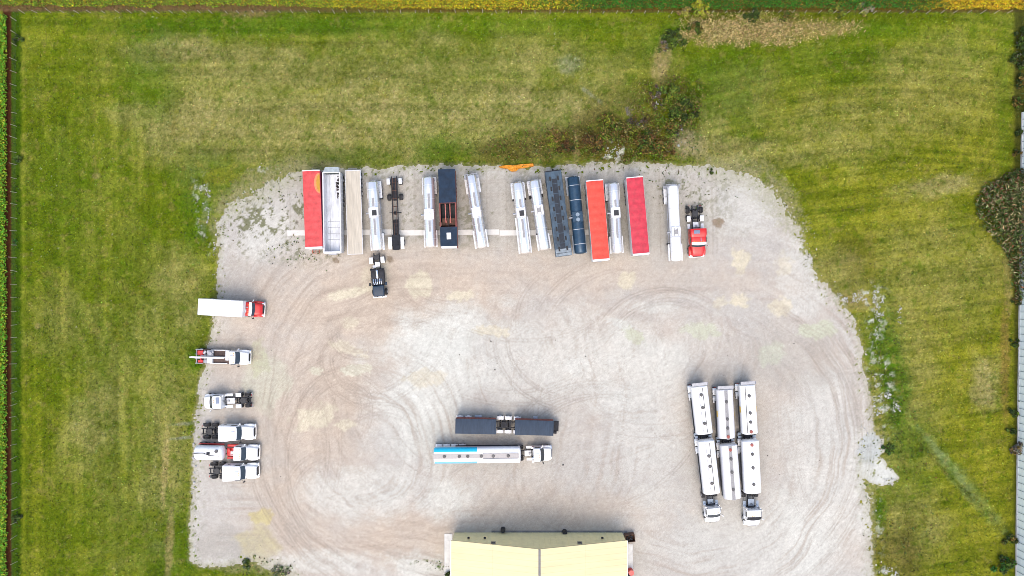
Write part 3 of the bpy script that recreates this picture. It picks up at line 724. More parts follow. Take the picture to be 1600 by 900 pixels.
prof = [(L_ + ow, 0), (R_ - ow, 0), (R_ - ow, EAVE - .12), (0, RIDGE - .12), (L_ + ow, EAVE - .12)]
w.loft([[Vector((x, -.12, z)) for x, z in prof], [Vector((x, -36, z)) for x, z in prof]])
w.build('wall', WALLY, bld)
ribs = MB()
for k in range(1, 30):                         # ribs of the wall sheeting
    x = L_ + ow + (R_ - L_ - 2 * ow) * k / 30
    top = EAVE + (RIDGE - EAVE) * (1 - abs(x) / (abs(L_) if x < 0 else R_)) - .3
    ribs.box((x, -.10, top / 2), (.05, .04, top), 0)
ribs.build('wall_ribs', WALLY, bld)
for side, xe in (('w', L_), ('e', R_)):
    r_ = MB()
    r_.loft([[Vector((xe, y, EAVE)), Vector((0, y, RIDGE)), Vector((0, y, RIDGE - .1)), Vector((xe, y, EAVE - .1))] for y in (0, -36.3)])
    ro = r_.build('roof', ROOFY, bld)
    e_ = MB(); e_.box((xe + (-.06 if xe < 0 else .06), -18.1, EAVE - .08), (.12, 36.2, .12), .02)
    e_.build('gutter', ALU, ro)
rc = MB(); rc.prism([(-.16, RIDGE - .02), (0, RIDGE + .07), (.16, RIDGE - .02)], -.02, -36.2) if False else None
rc.loft([[Vector((-.17, y, RIDGE + .0)), Vector((0, y, RIDGE + .09)), Vector((.17, y, RIDGE + .0)), Vector((0, y, RIDGE - .06))] for y in (.02, -36.3)])
rc.build('ridge_cap', TRIM, bld)
for side in (L_, R_):
    v_ = MB()
    v_.loft([[Vector((side, y, EAVE - .22)), Vector((0, y, RIDGE - .22)), Vector((0, y, RIDGE + .02)), Vector((side, y, EAVE + .02))] for y in (.05, .005)])
    v_.build('verge_trim', ROOFY, bld)
for u_ in (772, 907):
    x = (u_ - 843) / (FP / (H - 4.6))
    wi = MB(); wi.box((x, -.08, 4.7), (.55, .1, .75), .02); wo = wi.build('window', GLASS, bld)
    fr = MB(); fr.box((x, -.06, 4.29), (.7, .12, .07)); fr.box((x, -.06, 5.11), (.7, .12, .07)); fr.box((x - .31, -.06, 4.7), (.08, .12, .84)); fr.box((x + .31, -.06, 4.7), (.08, .12, .84)); fr.build('frame', TRIM, wo)
for u_ in (735, 760, 942):
    x = (u_ - 843) / (FP / (H - 2))
    la = MB(); la.box((x, .14, 3.1), (.35, .28, .2), .04); la.build('wall_lamp', STEEL, bld)

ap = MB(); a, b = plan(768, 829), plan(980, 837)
ap.box(((a.x + b.x) / 2, (a.y + b.y) / 2, .0), (b.x - a.x, a.y - b.y, .05), .01)  # thin dark grey strip laid along the foot of the north wall
tag(ap.build('dark_strip', pmat('mottled_dark_grey', (.16, .16, .165), .8, var=.25, damt=.5, dirt=(.07, .07, .075), scale=.8)), 'dark stained concrete apron along the north wall of the workshop', kind='structure')
for nm, u0, u1, v0, v1 in (('concrete_walkway', 694.5, 707, 834, 893), ('concrete_walkway', 978, 988.5, 850, 960)):
    a, b = plan(u0, v0), plan(u1, v1)
    m_ = MB(); m_.box(((a.x + b.x) / 2, (a.y + b.y) / 2, .02), (b.x - a.x, a.y - b.y, .14), .02)
    tag(m_.build(nm, CONC), 'pale concrete walkway along the ' + ('west' if u0 < 800 else 'east') + ' side of the workshop', kind='structure')

def drum(u, v, label, mat, r=.32, h=.9):
    t = thing('drum', label, 'drum', plan(u, v))
    m_ = MB(); m_.cyl((0, 0, 0), (0, 0, h), r, n=20)
    for z in (.02, h * .35, h * .66, h - .03): m_.cyl((0, 0, z - .02), (0, 0, z + .02), r + .018, n=20)
    m_.build('body', mat, t)
    l_ = MB(); l_.cyl((0, 0, h + .002), (0, 0, h + .015), r - .04, n=20); l_.cyl((r * .5, 0, h + .01), (r * .5, 0, h + .05), .05, n=8); l_.build('lid', mat, t)
    return t
drum(786, 826.5, 'black drum by the left half of the workshop front', BLACK, .36)
drum(882, 830, 'black drum by the right half of the workshop front', BLACK, .36)
drum(984.5, 890.5, 'red drum against the east side of the workshop', RED, .42, 1.2)
drum(984, 898.5, 'dark blue drum just south of the red drum', pmat('dark_blue_drum', (.02, .03, .07), .5), .36, 1.0)
sb = thing('skip_bin', 'small rusty brown skip at the northeast corner of the workshop', 'bin', plan(983, 837.5), .12)
m_ = MB(); 
for s in (-1, 1):
    m_.box((s * .72, 0, .6), (.06, 1.2, 1.1), .01); m_.box((0, s * .57, .6), (1.38, .06, 1.1), .01)
m_.box((0, 0, .1), (1.4, 1.1, .08)); m_.build('body', RUST, sb)
m_ = MB()
for k in range(9): m_.box((random.uniform(-.5, .5), random.uniform(-.4, .4), .75 + random.uniform(-.1, .25)), (random.uniform(.2, .6), random.uniform(.1, .3), .12), .02, random.uniform(0, 3))
m_.build('scrap', STEEL, sb)

# orange tarp lying at the head of the yard
tp = MB()
pts = [(779, 260), (791, 258.6), (806, 258), (833, 255.5), (834, 260), (822, 262.5), (811, 264), (806, 268), (799, 268.5), (793, 264), (782, 263)]
tp.plate([tuple(plan(u, v)[:2]) + (.10,) for u, v in pts], .08)
bmesh.ops.triangulate(tp.bm, faces=[f for f in tp.bm.faces if len(f.verts) > 4])
bmesh.ops.subdivide_edges(tp.bm, edges=tp.bm.edges[:], cuts=5, use_grid_fill=True)
for v_ in tp.bm.verts: v_.co.z = max(.03, v_.co.z + random.uniform(-.05, .22))
tag(tp.build('tarp', TYREGREEN), 'crumpled orange tarpaulin lying on gravel behind the parked tankers', 'tarpaulin')

# ------------------------------------------------------------------ greenhouse along the east boundary
GHW = pmat('greenhouse_panel', (.86, .92, .90), .3, var=.06, damt=.15, scale=.8, dirt=(.6, .72, .72), stretch=(1, 1, 3))
gA, gB = plan(1596, 176), plan(1585.5, 960)
d = gB - gA; glen = d.length; ga = math.atan2(d.y, d.x)
gh = thing('greenhouse', 'long pale greenhouse with evenly spaced wall bars along the east boundary', 'greenhouse', gA, ga)
GW_, GHH = 14.0, 4.2
m_ = MB(); m_.loft([[Vector((x, 0, .35)), Vector((x, 0, GHH)), Vector((x, .06, GHH)), Vector((x, .06, .35))] for x in (0, glen)])
m_.loft([[Vector((0, .07, .35)), Vector((0, .07, GHH)), Vector((.06, .07, GHH)), Vector((.06, .07, .35))], [Vector((0, GW_, .35)), Vector((0, GW_, GHH)), Vector((.06, GW_, GHH)), Vector((.06, GW_, .35))]])
m_.build('wall', GHW, gh)
m_ = MB()
for y0 in (0, 7.0):
    m_.loft([[Vector((x, y0 + .05, GHH + .02)), Vector((x, y0 + 3.5, GHH + 1.7)), Vector((x, y0 + 6.95, GHH + .02)), Vector((x, y0 + 6.95, GHH - .04)), Vector((x, y0 + 3.5, GHH + 1.62)), Vector((x, y0 + .05, GHH - .04))] for x in (0, glen)])
m_.build('roof', GHW, gh)
m_ = MB()
nb = int(glen / 1.18)
BAR = pmat('greenhouse_bar', (.22, .28, .30), .5, .2)
for k in range(nb + 1):
    x = k * glen / nb
    m_.box((x, -.035, GHH / 2 + .15), (.05, .06, GHH - .32))
    for y0 in (0, 7.0):
        m_.tube([(x, y0 + .05, GHH + .06), (x, y0 + 3.5, GHH + 1.74), (x, y0 + 6.95, GHH + .06)], .025, 4)
m_.box((glen / 2, -.03, 2.4), (glen, .04, .04)); m_.box((glen / 2, -.03, GHH + .02), (glen, .14, .08))
m_.build('glazing_bars', BAR, gh)
m_ = MB(); m_.box((glen / 2, .02, .17), (glen, .2, .34)); m_.build('base_wall', CONC, gh)

# ------------------------------------------------------------------ wire fences on the west and north boundary
POST = pmat('weathered_fence_post', (.40, .36, .29), .8, var=.25, damt=.3)
WIRE = pmat('fence_wire', (.055, .052, .045), .7, .1)
def fence(name, label, a, b, n, hgt=1.45, lean=.05, mesh=True):
    d = b - a; L = d.length
    t = thing(name, label, 'fence', a, math.atan2(d.y, d.x))
    me0 = None
    for k in range(n):
        x = L * (k + .5) / n + random.uniform(-.15, .15)
        if me0 is None:
            q = MB(); q.cyl((0, 0, -.2), (0, 0, hgt), .05, .042, 8)
            o = q.build('post', POST, t); me0 = o.data
        else:
            o = link_mesh('post', me0, None, t)
        o.location = (x, random.uniform(-.05, .05), 0)
        o.rotation_euler = (random.gauss(0, lean), random.gauss(0, lean), 0)
        o.scale = (1, 1, random.uniform(.85, 1.1))
    q = MB()
    for z in (.25, .5, .75, 1.0, 1.25):
        q.box((L / 2, 0, z), (L, .007, .007))
    for k in range(int(L / .9)): q.box((k * .9, 0, .75), (.006, .006, 1.05))
    q.build('wire', WIRE, t)
    return t
fence('wire_fence', 'wire fence with slim leaning posts between the lawn and the crop on the west side', plan(27, 930), plan(26, 21), 44, 1.5)
fence('wire_fence', 'wire fence with slim posts along the soybean field on the north side', plan(28, 20.5), plan(1584, 21), 74, 1.3)

# ------------------------------------------------------------------ shrubs
def shrub(name, label, cat, u, v, r, h, cols, dens=1.0, leaf=(.11, .26), squash=1.0, rz=0.0, group=None, bare=False, stems=7):
    z0 = float(sample(Z, np.array([plan(u, v).x]), np.array([plan(u, v).y]))[0])
    t = thing(name, label, cat, (plan(u, v).x, plan(u, v).y, z0 - .05), rz, group)
    nc = max(5, int(9 * r)); k = 0
    C = []
    while len(C) < nc:
        x, y = rng.uniform(-1, 1, 2)
        if x * x + y * y < 1:
            C.append((x * r * rng.uniform(.7, 1.15), y * r * squash * .8, h * (.3 + .6 * (1 - (x * x + y * y))) * rng.uniform(.6, 1.15), r * rng.uniform(.14, .40)))
    s = MB()
    for i, c in enumerate(C):
        if i < stems + (14 if bare else 0):
            p0 = Vector((c[0] * .15, c[1] * .15, 0)); p1 = Vector((c[0] * .6, c[1] * .6, c[2] * .6)); p2 = Vector(c[:3])
            s.cyl(p0, p1, .045, .03, 5); s.cyl(p1, p2, .03, .012, 5)
            for _ in range(6 if bare else 2):
                q = p1.lerp(p2, random.random()); s.cyl(q, q + Vector((random.uniform(-.5, .5), random.uniform(-.5, .5), random.uniform(.1, .5))), .016, .006, 4)
    s.build('stem', pmat('bark', (.10, .085, .07), .9, var=.3) if not bare else pmat('bare_twig', (.23, .20, .17), .9, var=.3), t)
    if dens > 0:
        N = int(330 * r * r * dens) + 40
        ci = rng.integers(0, nc, N); C = np.array(C)
        dd = rng.normal(size=(N, 3)); dd /= np.linalg.norm(dd, axis=1)[:, None]
        dd *= (rng.random(N) ** .4)[:, None] * C[ci, 3][:, None]
        P = C[ci, :3] + dd * np.array([1, 1, .8]); P[:, 2] = np.maximum(P[:, 2], .04)
        pick = rng.integers(0, len(cols), nc)            # each clump leans to one tone
        tone = np.array([cols[pick[c]] if rng.random() < .7 else cols[rng.integers(len(cols))] for c in ci])
        leaves('foliage', P, rng.uniform(*leaf, N), jitter(tone, N, .42, .12), up=.35, parent=t)
    return t
g1, g2, g3 = alb(78, 102, 30), alb(104, 124, 40), alb(56, 76, 26)
y1, y2 = alb(150, 158, 52), alb(170, 166, 70)
b1, b2, b3 = alb(124, 102, 46), alb(108, 80, 44), alb(146, 122, 72)
gy1, gy2 = alb(120, 114, 104), alb(150, 144, 132)
SH = 'shrubs in the rough patch north of the yard'
shrub('shrub', 'green shrub just right of the grey brush pile', 'shrub', 1046, 148, 1.7, 1.7, [g1, g2, y1], group=SH)
shrub('shrub', 'broad dark green shrub on the right of the rough patch', 'shrub', 1066, 176, 2.3, 2.0, [g1, g3, g2], group=SH)
shrub('shrub', 'olive shrub below the broad dark green shrub', 'shrub', 1050, 200, 1.4, 1.2, [g3, b1, g2], group=SH)
shrub('shrub', 'brown leaved shrub right of the white rubble patch', 'shrub', 1012, 224, 2.4, 1.7, [b1, b2, g1, b1], group=SH)
shrub('shrub', 'russet shrub at the lower right of the rough patch', 'shrub', 1035, 236, 1.6, 1.2, [b2, b1, g2], group=SH)
shrub('shrub', 'green and brown shrub directly above the white rubble patch', 'shrub', 966, 208, 1.6, 1.2, [g1, b1, g2], group=SH)
shrub('shrub', 'yellow green shrub at the top left of the rough patch', 'shrub', 948, 190, 1.5, 1.1, [y1, g2, b1], group=SH)
shrub('shrub', 'brown shrub on the left of the white rubble patch', 'shrub', 922, 226, 1.9, 1.3, [b1, b2, b1, g3], group=SH)
shrub('shrub', 'low dark brown shrub beside the straw strip', 'shrub', 884, 234, 1.5, .9, [b2, b1, g3], group=SH)
shrub('shrub', 'grassy yellow shrub left of the straw strip', 'shrub', 868, 214, 1.6, .8, [b3, y1, b1], group=SH)
shrub('shrub', 'small bright green shrub south of the dead branches', 'shrub', 986, 205, .9, .8, [g2, y1], group=SH)
shrub('shrub', 'small green shrub in the gravel edge above the white tanker', 'shrub', 1112, 268, .5, .5, [g1, g3], group=SH)
shrub('brush_pile', 'grey brown brush pile at the top of the rough patch', 'brush pile', 1026, 155, 1.15, 1.0, [alb(112, 92, 80), alb(94, 74, 64), b3, gy1], 1.5, (.07, .17), 2.2, group=None)
shrub('brush_pile', 'dark charred brush pile under the bare branches', 'brush pile', 995, 193, 1.5, .7, [alb(84, 74, 68), b2, gy1], .9, (.06, .15), .6)
shrub('dead_shrub', 'leafless grey shrub with bare branches left of the charred brush pile', 'shrub', 978, 176, 1.2, 1.1, [gy1], 0, bare=True)
shrub('dead_shrub', 'pale bare shrub beside the grey earth mound', 'shrub', 1058, 205, 1.0, .8, [gy2, gy1], .35, bare=True)
shrub('shrub', 'yellow shrub growing over the north fence', 'shrub', 1092, 17, 1.6, 1.4, [y1, y2, alb(170, 170, 30)], 1.2)
shrub('shrub', 'straw coloured shrub at the fence left of the yellow shrub', 'shrub', 1066, 19, 1.2, 1.0, [y2, b3])
shrub('shrub', 'dark green shrub between the straw bank and the north lawn', 'shrub', 1084, 50, 1.3, 1.2, [g3, g1, b1])
shrub('shrub', 'green shrub at the west foot of the straw bank', 'shrub', 1056, 62, 1.7, 1.0, [g1, g3, g2])
shrub('shrub', 'low pale shrub at the head of the worn path', 'shrub', 1036, 72, 1.1, .8, [b3, g2, gy1])
shrub('shrub', 'dark green shrub in the middle of the straw bank', 'shrub', 1172, 29, 1.4, 1.1, [g3, g1])
shrub('shrub', 'olive shrub right of the middle of the straw bank', 'shrub', 1222, 30, 1.2, 1.0, [g1, b1, y1])
shrub('shrub', 'yellow green shrub at the north fence east of the straw bank', 'shrub', 1306, 18, 1.3, 1.0, [y1, g2])
shrub('shrub', 'pale weedy shrub at the fence near the northeast corner', 'shrub', 1350, 16, 1.2, .9, [y2, b3, gy2])
for (u, v, r, lab, cl) in [(1594, 60, 1.7, 'dark green shrub at the northeast corner of the lawn', [g3, g1]), (1596, 95, 1.8, 'grey green shrub below the northeast corner shrub', [g3, gy1, g1]), (1594, 130, 1.5, 'brown and green shrub north of the greenhouse end', [b1, g3]),
        (1588, 160, 1.0, 'olive shrub at the greenhouse end', [g1, b1]), (1588, 205, .8, 'dark shrub beside the first greenhouse bars', [g3, g1]), (1587, 240, .8, 'dark shrub just above the reed bed', [g3, g1, b1]),
        (1585, 470, .9, 'brown shrub just below the reed bed', [b1, g3]), (1583, 535, .8, 'small green shrub against the greenhouse south of the reed bed', [g1, g3]), 
        (1579, 645, .9, 'leafy green shrub north of the grey bare bush', [g1, g2, g3]), (1578, 672, .8, 'low green shrub touching the grey bare bush', [g1, g3]),
        (1574, 842, 1.2, 'dark shrub at the south end of the greenhouse wall', [g3, b1, g1]), (1564, 880, 1.6, 'bright green shrub at the southeast corner of the lawn', [g1, alb(50, 110, 34), g3])]:
    shrub('shrub', lab, 'shrub', u, v, r, r * .95, cl, group='shrubs along the greenhouse')
shrub('dead_shrub', 'grey bare bush leaning against the greenhouse wall', 'shrub', 1583, 697, 1.4, 1.6, [gy1, gy2, b3], .5, bare=True)
for (u, v, r, lab) in [(31, 62, .9, 'dark shrub at the north end of the west fence'), (33, 250, .7, 'dark weedy shrub on the west fence below the northwest corner'), (26, 378, .5, 'bright green clump on the west fence'), (31, 810, .8, 'dark green shrub at the south end of the west fence')]:
    shrub('shrub', lab, 'shrub', u, v, r, r, [g3, g1] if 'bright' not in lab else [alb(70, 130, 40), g2], group='shrubs on the west fence')
shrub('shrub', 'low dark green shrub on the gravel by the southwest corner', 'shrub', 386, 880, 1.0, .35, [alb(104, 122, 84), g1, alb(126, 140, 110)], .7)
shrub('shrub', 'grey green shrub at the bottom edge of the yard', 'shrub', 440, 893, 1.5, .4, [alb(150, 158, 130), alb(120, 134, 84), gy2], .45)
shrub('shrub', 'leafy shrub against the west wall of the workshop', 'shrub', 701, 897, .7, .8, [g1, g3])
shrub('shrub', 'clump of dark weeds spilling over the west ditch edge of the spill', 'shrub', 1386, 700, 1.0, .5, [alb(60, 100, 30), g1])

# reed bed bulging over the east lawn
REED = [(1604, 262), (1578, 268), (1556, 282), (1536, 292), (1524, 312), (1527, 338), (1543, 362), (1560, 382), (1574, 404), (1580, 430), (1584, 462), (1592, 470), (1606, 470)]
N = 15000
px_ = rng.uniform(plan(1518, 0).x, plan(1606, 0).x, N); py_ = rng.uniform(plan(0, 475).y, plan(0, 258).y, N)
dR = poly_sd(800 + px_ * S0, 450 - py_ * S0, REED) + rng.normal(0, 2.5, N)
ok = dR < 0; px_, py_, dR = px_[ok], py_[ok], dR[ok]; nn = len(px_)
top = 2.2 * np.clip(-dR / 9, .35, 1)
zz = top * rng.random(nn) ** .45
base = np.where((rng.random(nn) < .45)[:, None], alb(112, 128, 72), alb(74, 98, 40))
plume = (zz > top * .72) & (rng.random(nn) < .26); base[plume] = alb(186, 172, 130)
base[rng.random(nn) < .12] = alb(148, 98, 74)
P = np.stack([px_, py_, zz], 1)
tag(leaves('reed_bed', P, rng.uniform(.16, .42, nn), jitter(base, nn, .28, .1), up=.2, aspect=.26, lift=.3), 'dense patch of dark reeds with pale plumes bulging over the east lawn', 'reeds', kind='stuff')

# white rubble along the ditch and in the rough patch
def rubble(name, label, spots, col, n, smin, smax):
    q = MB(); k = 0
    tot = sum(s[4] for s in spots)
    for (u, v, ru, rv, wgt, ang) in spots:
        for _ in range(int(n * wgt / tot)):
            a = random.uniform(0, 6.283); r = math.sqrt(random.random())
            du, dv = ru * r * math.cos(a), rv * r * math.sin(a)
            c, s_ = math.cos(R(ang)), math.sin(R(ang))
            p = plan(u + du * c - dv * s_, v + du * s_ + dv * c)
            if float(vn(np.array([p.x * 1.3]), np.array([p.y * 1.3]), 9)[0]) < .42: continue
            sz = random.uniform(smin, smax) * (1.8 if random.random() < .08 else 1)
            z0 = float(sample(Z, np.array([p.x]), np.array([p.y]))[0])
            M4 = Matrix.Translation((p.x, p.y, z0 + sz * .2)) @ Matrix.Rotation(random.uniform(0, 6), 4, Vector((random.random(), random.random(), 1)).normalized()) @ Matrix.Diagonal((sz * random.uniform(.7, 1.4), sz, sz * .6, 1))
            r_ = bmesh.ops.create_icosphere(q.bm, subdivisions=1, radius=.5, matrix=M4)
            for v_ in r_['verts']: v_.co += Vector((random.uniform(-.12, .12), random.uniform(-.12, .12), random.uniform(-.1, .1))) * sz
    tag(q.build(name, col, smooth=False), label, 'rubble', kind='stuff')
WSTONE = pmat('white_limestone', (.42, .42, .41), .9, var=.2, damt=.3, scale=1.5)
rubble('rubble', 'white limestone rubble along the ditch east of the yard', [(1372, 478, 9, 26, 90, -8), (1330, 465, 30, 8, 70, 5), (1376, 600, 16, 50, 26, -6), (1388, 618, 7, 5, 26, 20), (1402, 638, 6, 8, 20, 0), (1372, 635, 9, 14, 26, 10), (1384, 575, 3, 9, 10, 0), (1350, 690, 9, 30, 20, 0), (1390, 752, 12, 6, 20, 0), (1392, 893, 14, 7, 40, 0), (1405, 490, 4, 18, 10, 0)], WSTONE, 900, .05, .24)
rubble('rubble', 'whitish broken concrete in the rough patch north of the yard', [(958, 232, 13, 8, 40, 20), (950, 246, 6, 6, 20, 0), (966, 246, 7, 5, 20, 0), (1070, 235, 18, 14, 22, 0), (1060, 205, 9, 8, 16, 0), (1028, 150, 4, 18, 26, 8)], pmat('broken_concrete', (.30, .31, .28), .9, var=.25, damt=.3, scale=1.5), 120, .08, .34)
rubble('rubble', 'pale stones scattered through the west lawn near the yard corner', [(322, 330, 6, 40, 40, 6), (316, 300, 7, 20, 14, 20), (335, 400, 2, 60, 20, 2), (342, 440, 5, 30, 14, 0), (420, 262, 30, 4, 16, 14), (304, 760, 4, 120, 30, -1)], WSTONE, 150, .12, .34)
rubble('loose_stones', 'small dark stones lying loose on the gravel yard', [(657, 569, 3, 2, 3, 0), (776, 568, 1, 1, 1, 0), (405, 852, 3, 1, 2, -20), (980, 418, 3, 1, 2, 0), (1135, 556, 2, 1, 1, 0), (1150, 555, 2, 1, 1, 0), (900, 640, 260, 180, 24, 0), (1240, 640, 80, 160, 12, 0), (420, 620, 40, 160, 12, 0), (480, 330, 60, 70, 14, 0)], pmat('dark_stone', (.10, .09, .08), .9, var=.3), 72, .06, .2)
# ------------------------------------------------------------------ vehicles
def placed(name, label, cat, rear, front, z, group=None, zf=None):
    a, b = plan(*rear, z), plan(*front, z if zf is None else zf)
    d = b - a; d.z = 0
    mid = (a + b) / 2
    if zf is not None:                       # sideways the cab roof, not the bumper, marks the middle
        n = Vector((-d.y, d.x, 0)).normalized()
        mid += n * (plan((rear[0] + front[0]) / 2, (rear[1] + front[1]) / 2, 2.2) - mid).dot(n)
    t = thing(name, label, cat, (mid.x, mid.y, 0), math.atan2(d.y, d.x), group)
    return t, d.length

_wheel = {}
def wheel(t, x, y, wdt=.55, r=.5, rimm=None, hub=True):
    rimm = rimm or GALV
    key = (round(wdt, 2), round(r, 2), rimm.name)
    if key not in _wheel:
        q = MB(); h = wdt / 2
        prof = [(-h, r * .62), (-h, r * .9), (-h * .8, r), (h * .8, r), (h, r * .9), (h, r * .62)]
        if wdt > .45: prof = [(-h, r * .62), (-h, r * .9), (-h * .85, r), (-h * .12, r), (-h * .06, r * .86), (h * .06, r * .86), (h * .12, r), (h * .85, r), (h, r * .9), (h, r * .62)]
        q.loft([[Vector((rr * math.cos(a), yy, rr * math.sin(a))) for a in [2 * math.pi * k / 20 for k in range(20)]] for yy, rr in prof])
        tyre = q.build('wheel', RUBBER)
        q = MB(); q.cyl((0, -h - .01, 0), (0, h + .01, 0), r * .58, n=16); q.cyl((0, -h - .05, 0), (0, h + .05, 0), r * .2, n=10)
        rim = q.build('rim', rimm)
        _wheel[key] = (tyre.data, rim.data)
        bpy.data.objects.remove(tyre); bpy.data.objects.remove(rim)
    a, b = _wheel[key]
    o = link_mesh('wheel', a, None, t); o.location = (x, y, r)
    link_mesh('rim', b, None, o)
    return o

def chassis(t, L, w=2.5, z=1.1, axles=(), legs=None, colour=None, rim=None, rails=True):
    colour = colour or STEEL
    q = MB()
    if rails:
        for s in (-1, 1):
            q.box((0, s * .48, z - .17), (L - .3, .10, .30))
        for k in range(int(L / 1.2)): q.box((-L / 2 + .6 + k * 1.2, 0, z - .12), (.08, w - .3, .12))
    for ax in axles: q.cyl((ax, -w / 2 + .3, .5), (ax, w / 2 - .3, .5), .07, n=8)
    q.box((-L / 2 + .12, 0, .62), (.10, w - .3, .12)); 
    for s in (-1, 1): q.box((-L / 2 + .12, s * .6, .8), (.08, .08, .5))
    q.build('frame', colour, t)
    for ax in axles:
        for s in (-1, 1): wheel(t, ax, s * (w / 2 - .30), .55, .5, rim)
    if legs is not None:
        for s in (-1, 1):
            g = MB(); g.box((legs, s * .75, z * .5), (.13, .13, z - .1)); g.box((legs, s * .75, .03), (.3, .3, .05), .01)
            g.build('landing_leg', STEEL, t)
    for s in (-1, 1):
        g = MB(); g.box((-L / 2 + .06, s * (w / 2 - .35), .86), (.05, .28, .1), .01); g.build('tail_light', LAMPR, t)
    if axles:
        for s in (-1, 1):
            g = MB(); g.box((min(axles) - .62, s * (w / 2 - .3), .5), (.03, .56, .6)); g.build('mud_flap', RUBBER, t)

# ---- covered bulk trailers
def tarp_trailer(label, rear, front, wpx, top, side, cap, z=3.5, group=None, emblem=False, sidew=None):
    t, L = placed('bulk_trailer', label, 'trailer', rear, front, z, group)
    w = wpx / (FP / (H - z))
    axles = (-L / 2 + 1.0, -L / 2 + 2.25, -L / 2 + 3.5)
    chassis(t, L, w, 1.15, axles, L / 2 - 2.4)
    q = MB(); q.box((0, 0, (1.15 + z - .12) / 2), (L - .1, w - .06, z - .12 - 1.15), .02)
    for k in range(int(L / .6)):
        for s in (-1, 1): q.box((-L / 2 + .3 + k * .6, s * (w / 2 - .02), (1.15 + z) / 2 - .06), (.07, .05, z - 1.45))
    for s in (-1, 1): q.box((0, s * (w / 2 - .015), z - .16), (L - .02, .09, .12), .01)
    q.build('body', side, t)
    # tarp: bowed across, dips a little between the roof bows
    nx, ny = int(L / .22), 13
    q = MB(); rings = []
    for i in range(nx + 1):
        x = -L / 2 + .10 + (L - .34) * i / nx
        sag = .042 * abs(math.sin(math.pi * (i * .22) / 1.3)) + random.uniform(0, .012)
        top_ = []
        for j in range(ny):
            y = (-1 + 2 * j / (ny - 1)) * (w / 2 - .01)
            top_.append(Vector((x, y, z + .10 * (1 - (2 * y / w) ** 2) - (.03 - sag) * (1 - (2 * y / w) ** 4))))
        edge = [Vector((x, w / 2 + .012, z - .22)), Vector((x, -w / 2 - .012, z - .22))]
        rings.append(top_ + edge)
    q.loft(rings); q.build('tarp', top, t, sharp=.9)
    q = MB(); q.box((L / 2 - .12, 0, z - .02), (.26, w, .24), .03); q.box((L / 2 + .02, 0, (z + 1.2) / 2), (.06, w - .1, z - 1.2), .01)
    q.build('front_cap', cap, t)
    q = MB(); q.box((-L / 2 + .04, 0, z - .04), (.16, w, .2), .02); q.build('rear_cap', cap, t)
    for k in (0.0,):
        q = MB(); q.tube([(L / 2 + .12, -.3, 1.3), (L / 2 + .12, -.3, z - .2)], .025, 6); q.tube([(L / 2 + .12, .1, 1.3), (L / 2 + .12, .1, z - .2)], .025, 6)
        for zz in (1.5, 1.9, 2.3, 2.7, 3.1): q.tube([(L / 2 + .12, -.3, zz), (L / 2 + .12, .1, zz)], .02, 6)
        q.build('ladder', GALV, t)
    if emblem:
        for nm, mat, rx_, ry_, dz in (('emblem', PEACH, 1.62, .88, .052), ('emblem_centre', OCHRE, 1.35, .55, .064)):
            q = MB(); pts = []
            x0, ye = -L / 2 + 2.05, w / 2 - .03
            P = lambda x, y: Vector((x, y, z + .10 * (1 - (2 * y / w) ** 2) + dz))
            n = 18; rows = []
            for k in range(n + 1):
                a = math.pi * k / n
                x = x0 - rx_ * math.cos(a)
                rows.append([P(x, ye - (ry_ * math.sin(a)) * j / 6) for j in range(7)])
            for k in range(n):
                for j in range(6):
                    try: q.bm.faces.new([q.bm.verts.new(p) for p in (rows[k][j], rows[k + 1][j], rows[k + 1][j + 1], rows[k][j + 1])])
                    except Exception: pass
            bmesh.ops.remove_doubles(q.bm, verts=q.bm.verts[:], dist=.001)
            q.build(nm, mat, t)
    return t

tarp_trailer('red tarped bulk trailer with an ochre and peach emblem on its roof', (486, 266), (490.5, 388), 27, REDTARP, CRIMSON, WHITE, emblem=True)
tarp_trailer('orange red tarped trailer between the navy tanker and a silver tanker', (929, 281.5), (939.5, 407), 26.5, REDTARP2, ALU, WHITE2)
tarp_trailer('crimson tarped trailer beside the empty parking gap', (991.5, 276.5), (1002, 398), 26, REDTARP3, ALU, WHITE2)

# little red steel rack behind the emblem trailer
rk = thing('steel_rack', 'small red open steel rack on gravel in front of the emblem trailer', 'rack', plan(494.5, 392.5), .05)
q = MB()
for x in (-.55, 0, .55): q.box((x, 0, .35), (.06, .7, .06)); 
for y in (-.33, .33): q.box((0, y, .35), (1.2, .06, .06)); 
q.box((0, 0, .36), (1.2, .05, .05)); q.build('frame', pmat('orange_red_steel', (.42, .07, .03), .6), rk)
for sx in (-1, 1):
    for sy in (-1, 1):
        g = MB(); g.box((sx * .55, sy * .3, .165), (.06, .06, .33)); g.build('leg', OXIDE, rk)

